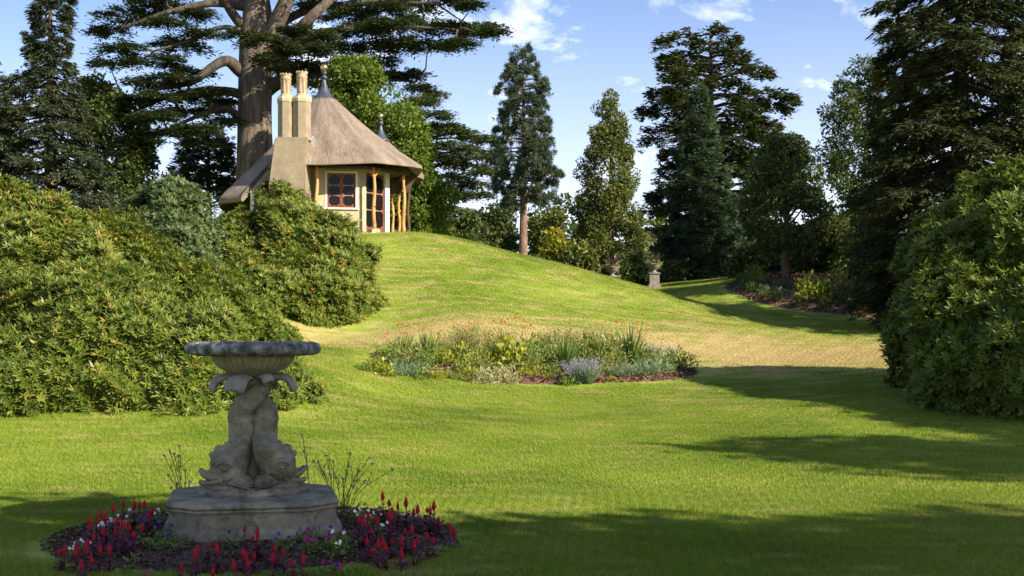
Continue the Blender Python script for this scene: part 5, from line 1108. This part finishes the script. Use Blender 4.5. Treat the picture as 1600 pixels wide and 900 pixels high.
def crocosmia():
    o, E, u = wispy('montbretia', 'thin arching stems with small scarlet flowers at the back of the oval bed', 'flower', 'scarlet-flowered plants in the oval bed', 9, 1.05, .55, m_stem, curve=.45)
    for e in E[:5]:
        for q in range(2):
            bm = bmesh.new(); bmesh.ops.create_cone(bm, segments=6, radius1=.024, radius2=.005, depth=.045, cap_ends=True, matrix=Matrix.Translation(Vector(e)+Vector((rng.normal()*.05, rng.normal()*.04, rng.normal()*.02))) @ Matrix.Rotation(R(90*rng.random()), 4, 'X')); link('flower', bm_mesh('flower', bm), m_redp, o)
    n = 16; a = rng.random(n)*6.28; v, f, t_ = strip(np.zeros((n, 3)), np.stack([np.cos(a)*.3, np.sin(a)*.3, np.ones(n)], 1), .5*(.6+.4*rng.random(n)), .02*np.ones(n), .2*rng.random(n)); link('blades', mesh('blades', v, f, False, t_), m_iris, o)['kind'] = 'stuff'; return o
CR = Kind([crocosmia(), crocosmia(), crocosmia()])
for K_, lst in ((IR, [(632, 558, .8), (670, 562, .85), (650, 555, .6), (795, 552, .85), (884, 584, 1.0), (892, 580, .8), (972, 558, .85), (986, 568, 1.05), (998, 564, .8)]),
                (CR, [(612, 552, .8), (648, 552, .85), (690, 552, .8), (770, 552, .95), (800, 551, .95), (825, 552, .95), (960, 553, .9), (1000, 553, .9), (735, 552, .85)]),
                (FN, [(740, 560, 1), (712, 558, .9), (905, 562, .95), (930, 560, 1), (858, 558, .85), (770, 562, .85), (690, 558, .7), (880, 558, 1.0), (945, 560, .8), (725, 556, 1.1)]),
                (YL, [(592, 583, .7), (700, 576, .95), (722, 568, .9), (757, 572, 1.0), (800, 574, 1.1), (785, 568, 1.0), (808, 584, .9), (740, 578, .8), (945, 572, .85), (585, 580, .5), (606, 588, .6), (690, 568, .8)]),
                (GL, [(606, 570, .75), (618, 566, .7), (580, 574, .45), (840, 580, .95), (858, 572, 1.0), (872, 578, .9), (930, 572, 1.0), (955, 576, 1.0), (942, 582, .8), (1058, 577, .75), (1076, 579, .55), (738, 572, .85), (828, 566, .95), (900, 568, .95), (1045, 568, .6), (965, 566, .9), (775, 560, .8), (820, 578, .8), (655, 570, .6), (850, 562, .9), (925, 562, .9), (680, 574, .7), (912, 584, .7), (640, 576, .7), (665, 580, .7), (748, 584, .8), (830, 586, .8), (1008, 574, .7), (1020, 576, .7)]),
                (BL, [(622, 586, .9), (640, 588, .95), (652, 586, .8), (976, 592, .85), (1014, 589, 1.0), (1000, 591, .9), (1032, 587, .85), (962, 592, .7)]),
                (SG, [(660, 591, .95), (678, 592, 1.0), (562, 576, .6), (858, 596, .6), (865, 590, .9), (842, 588, .8), (888, 602, .9), (1042, 584, .9), (570, 580, .7), (955, 597, .45), (655, 594, .6), (735, 592, .9), (770, 590, .9), (820, 591, .8), (930, 592, .8), (945, 590, .9), (722, 586, 1.0), (836, 593, .6)]),
                (GRS, [(688, 592, 1.0), (706, 592, 1.1), (698, 590, .9), (716, 594, .7), (730, 596, .6), (600, 588, .7)]),
                (VR, [(757, 600, .85), (792, 600, 1.0), (782, 598, .8), (1035, 572, .7)]),
                (LV, [(905, 600, 1.0), (920, 600, .95), (898, 596, .8), (1025, 566, .8), (1048, 562, .7)])):
    for px, py, sc in lst: K_.put(mid(px, py), sc*rng.uniform(1.0, 1.2))

# shaded island bed: clipped balls and pale shrubs; stone urns at the end of the walk
BALL = Kind([dome_plant('box_ball', 'small clipped dark green ball along the edge of the shaded mulched bed', 'shrub', 'clipped balls in the shaded bed', lm['laurel'], 600, .34, .50, .07, .04, .2) for _ in range(2)])
def isl(px, py): p = ground_px(px, py); p.z = bed_z(BED_I, p.x, p.y, .10); return p
for px, py, sc in ((1158, 448, 1), (1165, 455, .8), (1176, 460, .85), (1192, 467, .9), (1214, 474, 1.1), (1249, 482, 1.0), (1290, 487, 1.0), (1333, 489, .95), (1372, 492, 1.0), (1225, 455, .8), (1180, 450, .7)): BALL.put(isl(px, py), sc)
for px, py, sc, mt, lab in ((1266, 474, 1.25, m_ygreen, 'pale yellow-green shrub standing out in the shaded mulched bed'), (1284, 476, .9, m_green, 'low green shrub beside the pale yellow-green one in the shaded bed'), (1308, 474, 1.5, m_olive, 'taller olive green shrub at the back of the shaded bed'), (1178, 446, .9, m_green, 'spiky green plant at the tip of the shaded bed'), (1340, 480, 1.2, lm['laurel'], 'dark low shrub in the deep shade of the mulched bed')):
    o = dome_plant('bed_shrub', lab, 'shrub', None, mt, 420, .55, .85, .14, .055); o.location = isl(px, py); o.scale = (sc,)*3
m_urn = rough_mat('urn_stone', [(.3, (.12, .105, .085)), (.7, (.26, .23, .19))], 6, 7, .9, .4, 40)
m_cord = leaf_mat('cordyline_blade', [(0, (.05, .03, .03)), (.6, (.11, .065, .06)), (1, (.18, .12, .10))], .5, .3)
def urn(p, label):
    o = empty('stone_urn', p, label, 'urn', 'planted stone urns by the walk')
    bm = bmesh.new(); box(bm, (0, 0, .04), (.62, .62, .28), 0, .02); box(bm, (0, 0, .45), (.48, .48, .54), 0, .015); box(bm, (0, 0, .745), (.58, .58, .06), 0, .015); link('pedestal', bm_mesh('pedestal', bm), m_urn, o)
    link('bowl', lathe('bowl', [(.20, .775), (.20, .81), (.09, .85), (.08, .90), (.20, .98), (.30, 1.07), (.33, 1.16), (.37, 1.20), (.37, 1.24), (.30, 1.24)], 24), m_urn, o)
    n = 260; d = rdir(n); d[:, 2] *= .6; P = np.array([0, 0, 1.28])+d*np.array([.48, .48, .2])*(.5+.5*rng.random((n, 1))); l = .09*(.6+.7*rng.random(n)); link('trailing_plant', leafmesh('trailing_plant', [leafv(P, d+rdir(n)*.7, d+np.array([0, 0, .6]), l, l*.6, .1)], [rng.random(n)]), m_olive, o)['kind'] = 'stuff'
    n = 46; a = rng.random(n)*6.28; q = .2+.8*rng.random(n); v, f, t_ = strip(np.tile([0, 0, 1.25], (n, 1)), np.stack([np.cos(a)*q, np.sin(a)*q, .5+.7*rng.random(n)], 1), .75*(.6+.5*rng.random(n)), .035*np.ones(n), .15*rng.random(n)); link('spiky_plant', mesh('spiky_plant', v, f, False, t_), m_cord, o)['kind'] = 'stuff'
x_ = X(1022, 60.5); urn(Vector((x_, 60.5, H(x_, 60.5))), 'stone urn on its pedestal with spiky plant, standing clear of the mound')
x_ = X(957, 60.5); urn(Vector((x_, 60.5, H(x_, 60.5))), 'stone urn with spiky plant, its pedestal hidden behind the mound')
